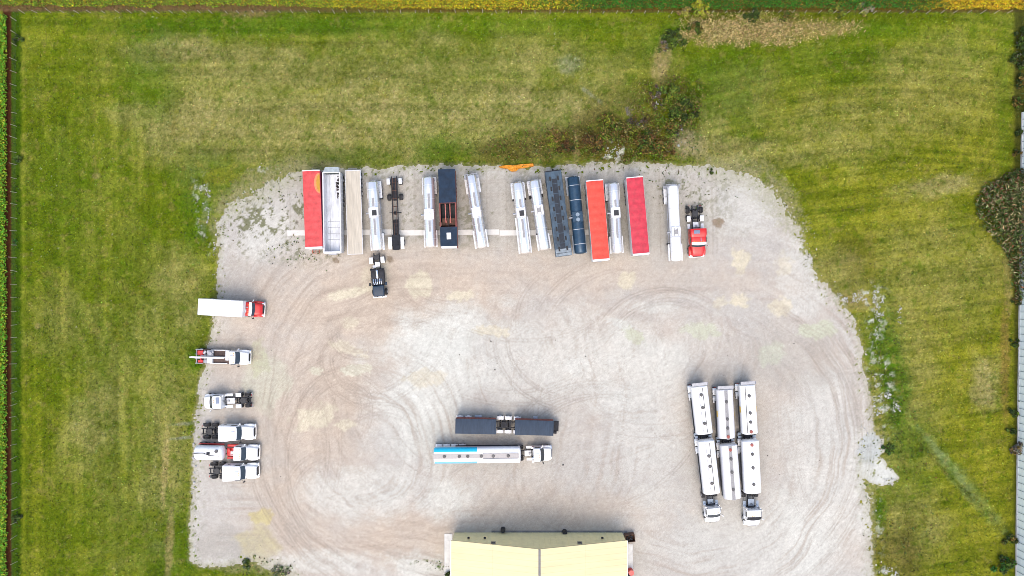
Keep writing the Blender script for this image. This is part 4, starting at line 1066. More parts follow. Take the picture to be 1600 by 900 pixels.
# ---- open dump trailer
def open_dump():
    z = 3.1
    t, L = placed('dump_trailer', 'empty open dump trailer with a bare aluminium box beside the emblem trailer', 'trailer', (517.5, 268), (519.5, 396), z)
    w = 2.72
    chassis(t, L, w, 1.1, (-L / 2 + 1.0, -L / 2 + 2.25, -L / 2 + 3.5, -L / 2 + 4.75), L / 2 - 2.6, rim=WHITE2)
    q = MB()
    for s in (-1, 1):
        q.box((0, s * (w / 2 - .06), (1.2 + z) / 2), (L - .2, .10, z - 1.2), .01)
        q.box((0, s * (w / 2 - .05), z), (L - .2, .20, .12), .02)
        for k in range(18): q.box((-L / 2 + .5 + k * (L - 1) / 17, s * (w / 2 + .02), (1.2 + z) / 2), (.10, .06, z - 1.3))
    q.box((L / 2 - .16, 0, (1.2 + z) / 2), (.12, w - .24, z - 1.2), .01); q.box((L / 2 - .16, 0, z), (.34, w, .14), .03)
    q.build('body', ALU, t)
    FLOOR = pmat('worn_aluminium_floor', (.62, .645, .68), .5, .35, var=.2, damt=.45, dirt=(.24, .22, .21), scale=.8, stretch=(.5, 1.5, 1))
    q = MB(); q.box((0, 0, 1.2), (L - .3, w - .22, .06)); q.build('floor', FLOOR, t)
    q = MB()
    for k in range(4): q.box((L / 2 - 2.3 - k * .95, 0, 1.24), (.06, w - .5, .03))
    q.box((0, -.75, 1.24), (L - .6, .03, .03)); q.build('floor_seams', GALV, t)
    q = MB()
    for _ in range(34): q.box((-L / 2 + random.uniform(.5, 3.8), random.uniform(.4, 1.15), 1.25), (random.uniform(.1, .55), random.uniform(.08, .3), .04), .01, random.uniform(0, 3))
    q.build('leftover_soil', pmat('wet_soil', (.04, .03, .03), .9, var=.3), t)
    q = MB(); q.plate([(-L / 2 - .75, -w / 2 + .35, z - .25), (-L / 2 - .75, w / 2 - .3, z - .25), (-L / 2 + .05, w / 2 - .05, z + .02), (-L / 2 + .05, -w / 2 + .08, z + .02)], .08)
    q.box((-L / 2 - .72, .02, (1.2 + z) / 2 - .15), (.08, w - .7, z - 1.5)); q.build('tailgate', pmat('grey_green_tailgate', (.46, .50, .49), .5, .3, var=.15), t)
    q = MB(); q.box((-L / 2 + .14, 0, z - .02), (.12, w - .2, .14), .02); q.build('rear_beam', WHITE2, t)
    q = MB(); q.box((L / 2 + .05, 0, z - .5), (.3, 1.2, .5), .04); q.build('hoist_cover', GALV, t)
open_dump()

# ---- beige flat deck
def flat_deck():
    z = 1.55
    t, L = placed('flatbed_trailer', 'empty flat deck trailer with pale weathered planks', 'trailer', (551, 266), (555, 397), z)
    w = 2.45
    chassis(t, L, w, 1.35, (-L / 2 + 1.0, -L / 2 + 2.3, -L / 2 + 3.6), L / 2 - 2.6, rim=WHITE2)
    nb = 16
    q = MB()
    for k in range(nb):
        y = -w / 2 + .07 + (w - .14) * (k + .5) / nb
        for x0, x1 in ((-L / 2 + .1, L / 2 - 1.62), (L / 2 - 1.6, L / 2 - .05)):
            q.box(((x0 + x1) / 2, y, z - .04 + random.uniform(-.006, .006)), (x1 - x0, (w - .14) / nb - (.035 if k in (7,) else .012), .07))
    q.build('deck', PLANK, t)
    q = MB(); q.box((0, 0, z - .12), (L - .1, w - .2, .06))
    for s in (-1, 1): q.box((0, s * (w / 2 - .03), z - .12), (L, .07, .22), .01)
    q.box((-L / 2 + .03, 0, z - .12), (.08, w, .24)); q.box((L / 2 - .0, 0, z - .12), (.08, w, .24)); q.build('side_rail', WHITE2, t)
    for s in (-1, 1):
        g = MB()
        for k in range(10): g.box((-L / 2 + .9 + k * 1.2, s * (w / 2 + .03), z - .14), (.1, .06, .12))
        g.build('stake_pockets', STEEL, t)
flat_deck()

# ---- tank trailers (round, polished or painted)
def tank_ring(x, cz, a, b, ex, N): return [Vector((x, y, cz + zz)) for y, zz in superell(a, b, ex, N)]
def tank_mesh(q, x0, x1, cz, a, b, ex=2.0, N=36, dome=.28, mfun=None, steps=1):
    xs = [(x0, .05), (x0 + dome * .12, .5), (x0 + dome * .4, .82), (x0 + dome * .75, .96)] + [(x0 + dome + (x1 - x0 - 2 * dome) * k / steps, 1) for k in range(steps + 1)] + [(x1 - dome * .75, .96), (x1 - dome * .4, .82), (x1 - dome * .12, .5), (x1, .05)]
    q.loft([tank_ring(x, cz, a * s, b * s, ex, N) for x, s in xs], True, 0, mfun)

def manhole(t, x, y, z, r=.27, mat=None, ring=None):
    q = MB(); q.cyl((x, y, z - .1), (x, y, z + .07), r, n=18); q.cyl((x, y, z + .07), (x, y, z + .11), r * .8, n=18)
    q.box((x, y, z + .12), (r * 2.1, .06, .04)); q.cyl((x + r * .95, y, z + .02), (x + r * .95, y, z + .15), .05, n=8)
    return q.build('manhole', mat or GREYLID, t)

def tanker(label, rear, front, dia=1.95, mat=None, z=3.1, hatch='round', fw=2.35, rearf=.24, frontf=.24, plat=.5, platlen=1.55, strip=True, group=None, rail=False, rearbox=False, cz=None, fendmat=None):
    mat = mat or SILVER
    t, L = placed('tank_trailer', label, 'tank trailer', rear, front, z, group)
    r = dia / 2; cz = z - r
    axles = (-L / 2 + 1.0, -L / 2 + 2.3)
    chassis(t, L, fw, cz - r + .25, axles, L / 2 - 2.9, GALV)
    q = MB(); tank_mesh(q, -L / 2 + .1, L / 2 - .05, cz, r, r, steps=6); tk = q.build('tank', mat, t)
    q = MB()
    for k in range(5):                                        # jacket bands
        x = -L / 2 + L * (k + .7) / 5.4
        q.loft([tank_ring(x - .03, cz, r + .012, r + .012, 2, 36), tank_ring(x + .03, cz, r + .012, r + .012, 2, 36)])
    q.build('jacket_band', ALU, tk)
    fm = fendmat or WHITE2
    for s in (-1, 1):
        q = MB(); y = s * (fw / 2 - .27)
        q.body([(-L / 2 + .15, .27, 1.03, 1.10, y), (-L / 2 + .5, .27, 1.09, 1.15, y), (-L / 2 + L * rearf - .4, .27, 1.09, 1.15, y), (-L / 2 + L * rearf, .27, 1.00, 1.07, y)], 8, 16); q.build('fender', fm, t)
        if frontf > 0:
            q = MB(); q.box((L / 2 - L * frontf / 2 - .15, s * (fw / 2 - .2), cz - r + .42), (L * frontf, .26, .26), .05); q.build('hose_tray', fm, t)
        q = MB(); q.box((-L / 2 + L * .5, s * (fw / 2 - .32), cz - r + .22), (L * .5, .10, .14), .02); q.build('side_rail', GALV, t)
    # walkway strip with grip, either side of the dome platform
    px_ = -L / 2 + L * plat
    if strip:
        for x0, x1 in ((-L / 2 + L * .25, px_ - platlen / 2 - .15), (px_ + platlen / 2 + .15, L / 2 - L * .22)):
            if x1 - x0 > .4:
                q = MB(); q.box(((x0 + x1) / 2, .05, z + .015), (x1 - x0, .34, .04), .01); q.build('walkway', WALK, t)
    # platform
    q = MB(); pw = dia * .82
    q.box((px_, 0, z - .03), (platlen, pw, .05), .01)
    for s in (-1, 1): q.box((px_, s * pw / 2, z + .06), (platlen, .04, .14)); q.box((px_ + s * platlen / 2, 0, z + .06), (.04, pw, .14))
    q.build('platform', ALU if mat is not NAVYTANK else NAVYTANK, t)
    if hatch == 'round': manhole(t, px_ + .05, 0, z + .05, .34, ALU)
    elif hatch == 'dark':
        q = MB(); q.box((px_ + .05, .1, z + .06), (.85, .72, .16), .03); q.cyl((px_ + .25, .1, z + .12), (px_ + .25, .1, z + .2), .2, n=14); q.build('hatch', BLACK, t)
    elif hatch == 'pair':
        manhole(t, px_ - .36, .02, z + .05, .30, pmat('blue_grey_lid', (.22, .28, .34), .4, .4)); manhole(t, px_ + .42, .02, z + .05, .30, pmat('blue_grey_lid', (.22, .28, .34), .4, .4))
    else:
        q = MB(); 
        for s in (-1, 1): q.box((px_, s * .28, z + .08), (platlen * .8, .05, .08))
        q.box((px_, 0, z + .05), (.7, .46, .1), .02); q.build('hatch', WALK, t)
    q = MB(); q.cyl((px_, -r * .8, z - .5), (px_, -fw / 2 - .05, z - .55), .12, n=10); q.cyl((px_, -fw / 2 - .1, z - .55), (px_, -fw / 2 - .02, z - .55), .18, n=12); q.build('side_valve', GALV, t)
    # ladder at the rear
    q = MB()
    for s in (-.2, .2): q.tube([(-L / 2 + .02, s + .3, .9), (-L / 2 + .02, s + .3, cz + r * .7), (-L / 2 + .35, s + .3, z + .08)], .025, 6)
    for k in range(5): q.tube([(-L / 2 + .02, .1, 1.0 + k * .32), (-L / 2 + .02, .5, 1.0 + k * .32)], .02, 6)
    q.build('ladder', ALU, t)
    q = MB(); q.box((-L / 2 + .06, 0, 1.05), (.14, fw - .05, .14), .02)
    if rearbox:
        q.build('bumper', ALU, t); q = MB()
        for s in (-1, 1): q.box((-L / 2 + .06, s * (fw / 2 - .2), (1.3 + z - .2) / 2), (.06, .05, z - 1.5))
        q.box((-L / 2 + .3, 0, 1.3), (.5, fw, .06), .01)
        for s in (-.8, -.4, 0, .4, .8): q.box((-L / 2 + .3, s, z - .2), (.5, .04, .1))
        q.box((-L / 2 + .06, 0, z - .2), (.06, fw - .2, .1))
        for k in range(5): q.box((-L / 2 + .3, -fw / 2 + .2 + k * (fw - .4) / 4, z - .25), (.5, .1, .04))
        q.build('rear_platform', GALV, t)
    else: q.build('bumper', ALU, t)
    return t
TG = 'tank trailers backed in along the north side of the yard'
tanker('silver tank trailer coupled to the dark truck with chrome cylinders', (580, 281), (588, 392), 1.75, hatch='dark', plat=.46, fw=2.35, group=TG)
tanker('silver tank trailer just left of the navy covered dump trailer', (668, 274), (672, 387), 1.8, hatch='round', plat=.54, fw=2.3, group=TG)
tanker('slanted silver tank trailer standing alone with a slatted rear platform', (735, 271), (753, 388), 1.6, hatch='round', plat=.52, fw=2.35, rearbox=True, group=TG)
tanker('silver tank trailer with a dark hatch and full length front trays', (808.5, 282.5), (821.5, 396.5), 1.7, hatch='dark', plat=.44, fw=2.25, rearf=.22, frontf=.5, group=TG)
tanker('silver tank trailer with a long grey hatch beside the dark ribbed trailer', (834.5, 279), (852, 391), 1.6, hatch='flat', plat=.44, fw=2.3, rearf=.2, frontf=.22, strip=False, group=TG)
tanker('silver tank trailer with a dark hatch between the two red tarped trailers', (959, 283.5), (966, 396.5), 1.7, hatch='dark', plat=.43, fw=2.3, group=TG)
tanker('bright white tank trailer with open frame rear beside the red truck', (1052.5, 287), (1059, 408.5), 1.65, WHITE, hatch='flat', plat=.62, fw=2.4, rearbox=True, frontf=.22, strip=False, group=TG)
tanker('navy blue tank trailer with a pair of round lids on its platform', (896, 273), (908.5, 397), 1.9, NAVYTANK, hatch='pair', plat=.53, fw=2.3, strip=False, frontf=.24, fendmat=PALEBLUE, group=TG)

# red band on the side of the white tank trailer
# ---- skeletal chassis
def skeleton():
    z = 1.1
    t, L = placed('chassis_trailer', 'bare black chassis trailer with white fenders and no body', 'trailer', (615.5, 275), (619.5, 391), z)
    q = MB()
    for s in (-1, 1): q.box((-.8, s * .42, z - .12), (L - 1.7, .12, .30))
    for k in range(9): q.box((-L / 2 + .4 + k * 1.1, 0, z - .08), (.09, .84, .14))
    q.box((-L / 2 + 2.1, 0, z - .16), (3.6, .86, .12)); q.box((L / 2 - 3.6, 0, z - .16), (2.6, .86, .1)); q.box((L / 2 - 1.3, 0, z - .05), (2.4, 1.25, .18), .02); q.cyl((L / 2 - .9, 0, z + .04), (L / 2 - .9, 0, z + .10), .42, n=18)
    q.box((L / 2 - .45, 0, z + .0), (.8, .9, .35), .03)
    for x in (-L / 2 + .85, -L / 2 + 3.3): q.cyl((x, -1.0, .5), (x, 1.0, .5), .08, n=8)
    q.box((-L / 2 + 5.8, 0, z - .3), (.12, 1.9, .12)); q.cyl((-L / 2 + 5.6, 0, z - .3), (-L / 2 + 6.1, 0, z - .3), .22, n=12)
    q.build('frame', STEEL, t)
    q = MB()
    for s in (-1, 1): q.tube([(-L / 2 + .3, s * .22, z + .03), (-.2, s * .24, z + .05), (L / 2 - 2.4, s * .2, z + .03)], .03, 6)
    for k in range(6): q.box((-L / 2 + 1.0 + k * 1.3, 0, z + .06), (.05, .7, .05))
    q.build('brake_lines', RUST, t)
    for s in (-1, 1):
        wheel(t, -L / 2 + .85, s * .95, .55, .5); wheel(t, -L / 2 + 3.3, s * .95, .55, .5); wheel(t, L / 2 - 1.2, s * 1.0, .5, .48)
        g = MB(); g.body([(-L / 2 + .35, .25, .95, 1.02, s * .95), (-L / 2 + .6, .25, 1.05, 1.12, s * .95), (-L / 2 + 1.0, .25, 1.05, 1.12, s * .95), (-L / 2 + 1.3, .25, .95, 1.02, s * .95)], 8, 16); g.build('fender', WHITE2, t)
        g = MB(); g.body([(L / 2 - 2.1, .27, 1.00, 1.07, s * .98), (L / 2 - 1.8, .27, 1.08, 1.14, s * .98), (L / 2 - .8, .27, 1.08, 1.14, s * .98), (L / 2 - .2, .27, .95, 1.02, s * .98)], 8, 16); g.build('fender', WHITE, t)
skeleton()

# ---- navy trailer with the open red middle
def navy_open():
    z = 3.4
    t, L = placed('dump_trailer', 'navy tarped trailer with an open red middle bay', 'trailer', (697.5, 264), (701.5, 388), z)
    w = 2.6; A, B = -L / 2 + L * .425, -L / 2 + L * .73
    chassis(t, L, w, 1.1, (-L / 2 + 1, -L / 2 + 2.3, -L / 2 + 3.6), L / 2 - 1.6)
    q = MB()
    for s in (-1, 1):
        q.box((0, s * (w / 2 - .06), (1.15 + z - .1) / 2), (L - .1, .10, z - 1.25), .01); q.box(((A + B) / 2, s * (w / 2 - .09), z - .06), (B - A, .17, .12), .01)
    q.box((0, 0, 1.18), (L - .2, w - .2, .08)); q.box((A, 0, 2.2), (.1, w - .22, 2.0)); q.box((B, 0, 2.2), (.1, w - .22, 2.0)); q.box((A, 0, z - .06), (.12, w - .3, .1))
    q.build('body', OXIDE, t)
    q = MB(); q.box(((A + B) / 2, 0, 1.26), (B - A - .1, w - .3, .06)); q.box(((A + B) / 2, -w / 2 + .16, 2.2), (B - A - .1, .03, 1.9)); q.box(((A + B) / 2, w / 2 - .16, 2.2), (B - A - .1, .03, 1.9)); q.box((A + .07, 0, 2.15), (.03, w - .3, 1.9)); q.box(((A + B) / 2, 0, 2.0), (B - A - .2, .05, 1.4)); q.build('dark_bay_sheets', BLACK, t)  # black sheets added to darken the inside of the open bay
    def cover(x0, x1, nm):
        q = MB(); n = int((x1 - x0) / .25); rings = []
        for i in range(n + 1):
            x = x0 + (x1 - x0) * i / n
            rings.append([Vector((x, (-1 + 2 * j / 10) * (w / 2 + .01), z + .09 * (1 - (-1 + 2 * j / 10) ** 2) - .02 * abs(math.sin(i * .6)) + random.uniform(-.008, .008))) for j in range(11)] + [Vector((x, w / 2 + .02, z - .3)), Vector((x, -w / 2 - .02, z - .3))])
        q.loft(rings); q.build(nm, NAVY, t, sharp=.9)
    cover(-L / 2 + .02, A, 'rear_tarp'); cover(B, L / 2 - .35, 'front_tarp')
    q = MB()
    for s in (-1, 1):
        q.cyl((A + .1, s * .36 - .05, 2.9), (B - 1.1, s * .36 - .05, 2.7), .08, n=10); q.cyl((B - 1.1, s * .36 - .05, 2.7), (B - .7, s * .36 - .02, 2.5), .12, n=10)
    q.build('ram', pmat('salmon_red_steel', (.42, .13, .11), .5, var=.2), t)
    q = MB(); q.box((B - .9, 0, 2.0), (1.2, w - .5, .9), .05); q.box((B - .5, -w / 2 + .1, z - .3), (.5, .5, .5), .05); q.build('pump_box', RUST, t)
    q = MB(); q.box((B + .02 + (L / 2 - B) * .42, .06, z + .10), (1.02, .68, .04), .01); q.build('roof_hatch', WHITE, t)
    q = MB(); q.box((L / 2 - .2, 0, z - .05), (.34, w - .15, .2), .05); q.box((L / 2 - .1, 0, (z + 1.1) / 2), (.1, w - .1, z - 1.2)); q.build('front_cap', ALU, t)
navy_open()

# ---- long dark trailer with tie-down marks
def ribbed():
    z = 2.6
    t, L = placed('deck_trailer', 'long dark blue grey trailer with two rows of tie-down loops on top', 'trailer', (864, 266.5), (881.5, 400), z)
    w = 2.55
    chassis(t, L, w, 1.2, (-L / 2 + 1, -L / 2 + 2.3, -L / 2 + 3.6), L / 2 - 2.6)
    DK = pmat('dark_blue_deck', (.036, .066, .098), .55, .1, var=.4, damt=.5, dirt=(.14, .17, .19), scale=.9, stretch=(.6, 1.4, 1))
    q = MB(); q.box((0, 0, (1.2 + z) / 2), (L - .04, w, z - 1.2), .03)
    for k in range(9): q.box((-L / 2 + .5 + k * (L - 1) / 8, 0, z + .012), (.06, w - .04, .03))
    q.build('body', DK, t)
    q = MB(); q.box((.2, 0, z + .012), (L - 2.2, .8, .02)); q.build('centre_strip', pmat('black_blue_strip', (.006, .012, .022), .6, var=.3, damt=.4, dirt=(.05, .07, .09), scale=1.2), t)
    for k in range(8):
        x = -L / 2 + 1.25 + k * (L - 2.4) / 7
        for s in (-1, 1):
            g = MB(); g.tube([(x - .3, s * .62, z + .03), (x - .2, s * .62, z + .2), (x + .2, s * .62, z + .2), (x + .3, s * .62, z + .03)], .05, 6); g.box((x, s * .62, z + .02), (.66, .26, .03)); g.build('tie_loop', BLACK, t)
    q = MB(); q.box((-L / 2 + .05, 0, z + .05), (.14, w + .4, .12), .02); q.cyl((-L / 2 - .25, 0, z - .3), (-L / 2 + .1, 0, z - .1), .14, n=10); q.build('rear_beam', STEEL, t)
    q = MB(); q.box((L / 2 - .6, 0, z + .012), (1.1, w - .1, .03)); q.build('nose_plate', pmat('grey_nose_plate', (.20, .24, .27), .5, .2, var=.25, damt=.4), t)
ribbed()

# ---- slate covered pair of trailers in the middle of the yard
def slate(label, rear, front, back):
    z = 2.9
    t, L = placed('bulk_trailer', label, 'trailer', rear, front, z, 'slate covered trailers in the middle of the yard')
    w = 2.32
    q = MB(); q.box((0, 0, (1.15 + z) / 2), (L - .06, w - .06, z - 1.2), .02)
    for k in range(int(L / .55)):
        for s in (-1, 1): q.box((-L / 2 + .2 + k * .55, s * (w / 2 - .01), (1.15 + z) / 2), (.07, .05, z - 1.35))
    q.build('body', OXIDE, t)
    q = MB(); n = int(L / .2); rings = []
    for i in range(n + 1):
        x = -L / 2 + L * i / n
        rings.append([Vector((x, (-1 + 2 * j / 8) * w / 2, z + .07 * (1 - (-1 + 2 * j / 8) ** 2) - .014 * abs(math.sin(i * .5)))) for j in range(9)] + [Vector((x, w / 2 + .02, z - .16)), Vector((x, -w / 2 - .02, z - .16))])
    q.loft(rings); q.build('tarp', SLATE, t, sharp=.9)
    if back: ax = (-L / 2 + .55, -L / 2 + 1.85)
    else: ax = (-L / 2 - 2.35, -L / 2 - 1.05, -L / 2 + .35)
    q = MB(); x0 = -L / 2 - (0 if back else 3.0)
    for s in (-1, 1): q.box(((x0 + L / 2) / 2, s * .45, .92), (L / 2 - x0, .12, .26))
    for k in range(7): q.box((x0 + .3 + k * .75, 0, .95), (.1, .9, .18))
    for a in ax: q.cyl((a, -1.05, .5), (a, 1.05, .5), .08, n=8)
    if not back: q.cyl((-L / 2 - 1.75, 0, 1.05), (-L / 2 - 1.75, 0, 1.15), .5, n=18); q.box((-L / 2 - .8, 0, 1.1), (.3, 1.3, .12)); q.box((L / 2 + .45, 0, 1.0), (.9, 1.6, .3), .03); q.box((L / 2 + .35, -.95, 1.1), (.5, .4, .5), .05)
    q.build('frame', STEEL, t)
    for a in ax:
        for s in (-1, 1):
            wheel(t, a, s * 1.05, .5, .5, WHITE2)
            g = MB(); g.body([(a - .55, .27, .88, .95, s * 1.08), (a - .3, .27, 1.06, 1.12, s * 1.08), (a + .3, .27, 1.06, 1.12, s * 1.08), (a + .55, .27, .88, .95, s * 1.08)], 8, 16); g.build('fender', WHITE2, t)
    for s in (-1, 1):
        g = MB(); g.box((.3 if back else .2, s * (w / 2 + .12), .95), (1.1 if back else .7, .35, .5), .04); g.build('tool_box', PALEBLUE, t)
        g = MB(); g.box((L / 2 - 1.0, s * .8, .5), (.13, .13, .9)); g.box((L / 2 - 1.0, s * .8, .03), (.28, .28, .05)); g.build('landing_leg', STEEL, t)
        g = MB(); g.box((-L / 2 - (.02 if back else 3.02), s * .8, .95), (.06, .3, .12), .01); g.build('tail_light', LAMPR, t)
slate('slate blue covered trailer at the rear of the dark pair in the yard', (711.5, 666), (775, 667.2), True)
slate('slate blue covered lead trailer of the dark pair with its coupling frame showing', (804.5, 667.8), (865, 669.5), False)

# ---- flat oval fuel tanks
def fuel_tank(label, rear, front, wpx, z=3.2, holes=(), lead=False, mirror_cols=None, group=None, blue=False, axn=2, panel='edges', tail=False, platform=True, stripe=None, skin=None):
    t, L = placed('fuel_tank_trailer', label, 'tank trailer', rear, front, z, group)
    w = wpx / (FP / (H - z)); a = w / 2; b = .98; cz = z - b
    x0, x1 = -L / 2, L / 2
    mats = [skin or WHITE, CYAN, SKYB]
    q = MB()
    N = 44
    if blue:
        ang = [2 * math.pi * (k + .5) / N for k in range(N)]
        nst = 12
        split = .535
        def mf(i, k):
            fr = (i - 4 + .5) / nst
            an = math.degrees(ang[k]) % 360
            if fr < split:
                if 12 < an < 66 or 0 <= an <= 12: return 1
                if 118 < an < 150: return 2 if fr > .02 else 0
                if 150 <= an < 185: return 2
            return 0
        tank_mesh(q, x0, x1, cz, a, b, 3.4, N, .22, mf, nst)
    else:
        tank_mesh(q, x0, x1, cz, a, b, 2.9, N, .2, None, 4)
    q.build('tank', mats, t)
    ax0 = x0 + .7
    axs = [ax0 + 1.25 * k for k in range(axn)]
    chassis(t, L, w + .12, cz - b + .25, axs, (L / 2 - 1.4) if lead or blue else None, GALV, WHITE2)
    for s in (-1, 1):
        for a_ in axs:
            g = MB(); g.body([(a_ - .55, .28, .85, .92, s * (a - .12)), (a_ - .3, .28, 1.05, 1.11, s * (a - .12)), (a_ + .3, .28, 1.05, 1.11, s * (a - .12)), (a_ + .55, .28, .85, .92, s * (a - .12))], 8, 14); g.build('fender', WHITE, t)
        g = MB(); g.box((x0 + L * .62, s * (a + .02), cz - b * .55), (L * .36, .24, .42), .04); g.build('valve_cabinet', GALV, t)
        g = MB(); g.cyl((x0 + L * .25, s * (a + .06), cz - b * .35), (x1 - .5, s * (a + .06), cz - b * .35), .10, n=10); g.build('hose_tube', STEEL, t)
        if stripe:
            g = MB(); g.box((x0 + L * stripe, s * (a + .005), cz + .15), (L * .12, .03, .5), .01); g.build('side_marking', YELLOW, t)
    # roof: rails along the walkway and manholes
    if panel == 'edges':
        for y in (-.30, .30):
            g = MB(); g.box((0, y, z + .04), (L * .9, .05, .12)); g.build('roof_rail', STEEL if y > 0 else GALV, t)
    elif panel == 'one':
        g = MB(); g.box((0, -.55, z + .01), (L * .92, .05, .14)); g.build('roof_rail', STEEL, t)
    elif panel == 'walk':
        g = MB(); g.box((.1, 0, z + .012), (L * .97, .52, .03), .01); g.build('walkway', WALK, t)
    elif panel == 'blue':
        g = MB(); g.box((-.15, 0, z + .012), (L * .975, .74, .03), .01); g.build('walkway', pmat('pale_pink_grip', (.40, .375, .36), .7, var=.06, damt=.2, scale=4), t)
        g = MB(); g.box((L * .27, .42, z + .05), (L * .4, .05, .12)); g.box((L * .27, -.42, z + .05), (L * .4, .05, .12)); g.build('roof_rail', GALV, t)
    for fx, mat in holes:
        manhole(t, x0 + L * fx, 0.0, z + .03, .25, mat)
    if tail:
        q = MB(); q.box((x0 - .25, 0, z - .15), (.5, w * .95, .05), .01)
        for s in (-1, 1): q.box((x0 - .25, s * w * .47, z - .05), (.5, .04, .2)); q.box((x0 - .06, s * .3, 1.9), (.05, .05, 2.2))
        q.box((x0 - .48, 0, z - .05), (.04, w * .95, .2)); q.build('rear_platform', GALV, t)
    if lead == 'couple':                                     # coupling frame with wheels behind the lead tank
        q = MB()
        for s in (-1, 1): q.box((x0 - .35, s * .45, 1.0), (1.4, .12, .25))
        q.cyl((x0 - .35, 0, 1.1), (x0 - .35, 0, 1.2), .45, n=16); q.box((x0 - .45, 0, 1.12), (.14, w, .1)); q.build('coupling_frame', STEEL, t)
        for s in (-1, 1):
            wheel(t, x0 - .4, s * (a - .25), .5, .48, WHITE2)
            g = MB(); g.body([(x0 - .85, .26, .9, .97, s * (a - .2)), (x0 - .6, .26, 1.03, 1.09, s * (a - .2)), (x0 - .2, .26, 1.03, 1.09, s * (a - .2)), (x0 + .05, .26, .9, .97, s * (a - .2))], 8, 14); g.build('fender', PALEBLUE, t)
    return t
G_, R2 = GREYLID, REDLID
DIRTYW = pmat('road_grimed_white', (.60, .60, .61), .4, var=.06, damt=.45, dirt=(.34, .33, .32), scale=1.2, stretch=(.35, 2.5, 1))
FG = 'white fuel tanks parked on the east side'
fuel_tank('rear white fuel tank of the western road train with a rail on its roof', (1094, 603), (1103, 680), 26, holes=((.18, G_), (.44, G_), (.76, G_)), group=FG, panel='edges', tail=True)
fuel_tank('front white fuel tank of the western road train behind the white tractor', (1105, 688.5), (1114.5, 774), 26, holes=((.28, G_), (.47, G_), (.78, G_)), lead='couple', group=FG, panel='edges')
fuel_tank('rear white fuel tank of the middle road train with a yellow side mark', (1134, 608), (1138, 687), 26, holes=((.25, G_), (.59, G_), (.77, G_), (.94, R2)), group=FG, panel='walk', tail=True, stripe=.5, skin=DIRTYW)
fuel_tank('front white fuel tank of the middle road train parked without a tractor', (1140.5, 695), (1147, 782), 27, holes=((.09, R2), (.25, G_), (.49, G_), (.80, G_)), lead='couple', group=FG, panel='walk', skin=DIRTYW)
fuel_tank('rear white fuel tank of the eastern road train with a dark roof rail', (1169.5, 601), (1174, 680), 25, holes=((.22, G_), (.56, G_), (.74, G_), (.93, R2)), group=FG, panel='one', tail=True, stripe=.5)
fuel_tank('front white fuel tank of the eastern road train behind the white tractor', (1174.5, 688.5), (1178.5, 773), 27, holes=((.08, R2), (.25, G_), (.50, G_), (.81, G_)), lead='couple', group=FG, panel='none')
fuel_tank('long fuel tank trailer painted bright blue at the rear and white in front', (676.5, 713.5), (814, 712), 25.5, holes=((.13, G_), (.30, G_), (.395, G_), (.55, G_), (.685, G_), (.855, G_)), blue=True, axn=4, panel='blue')

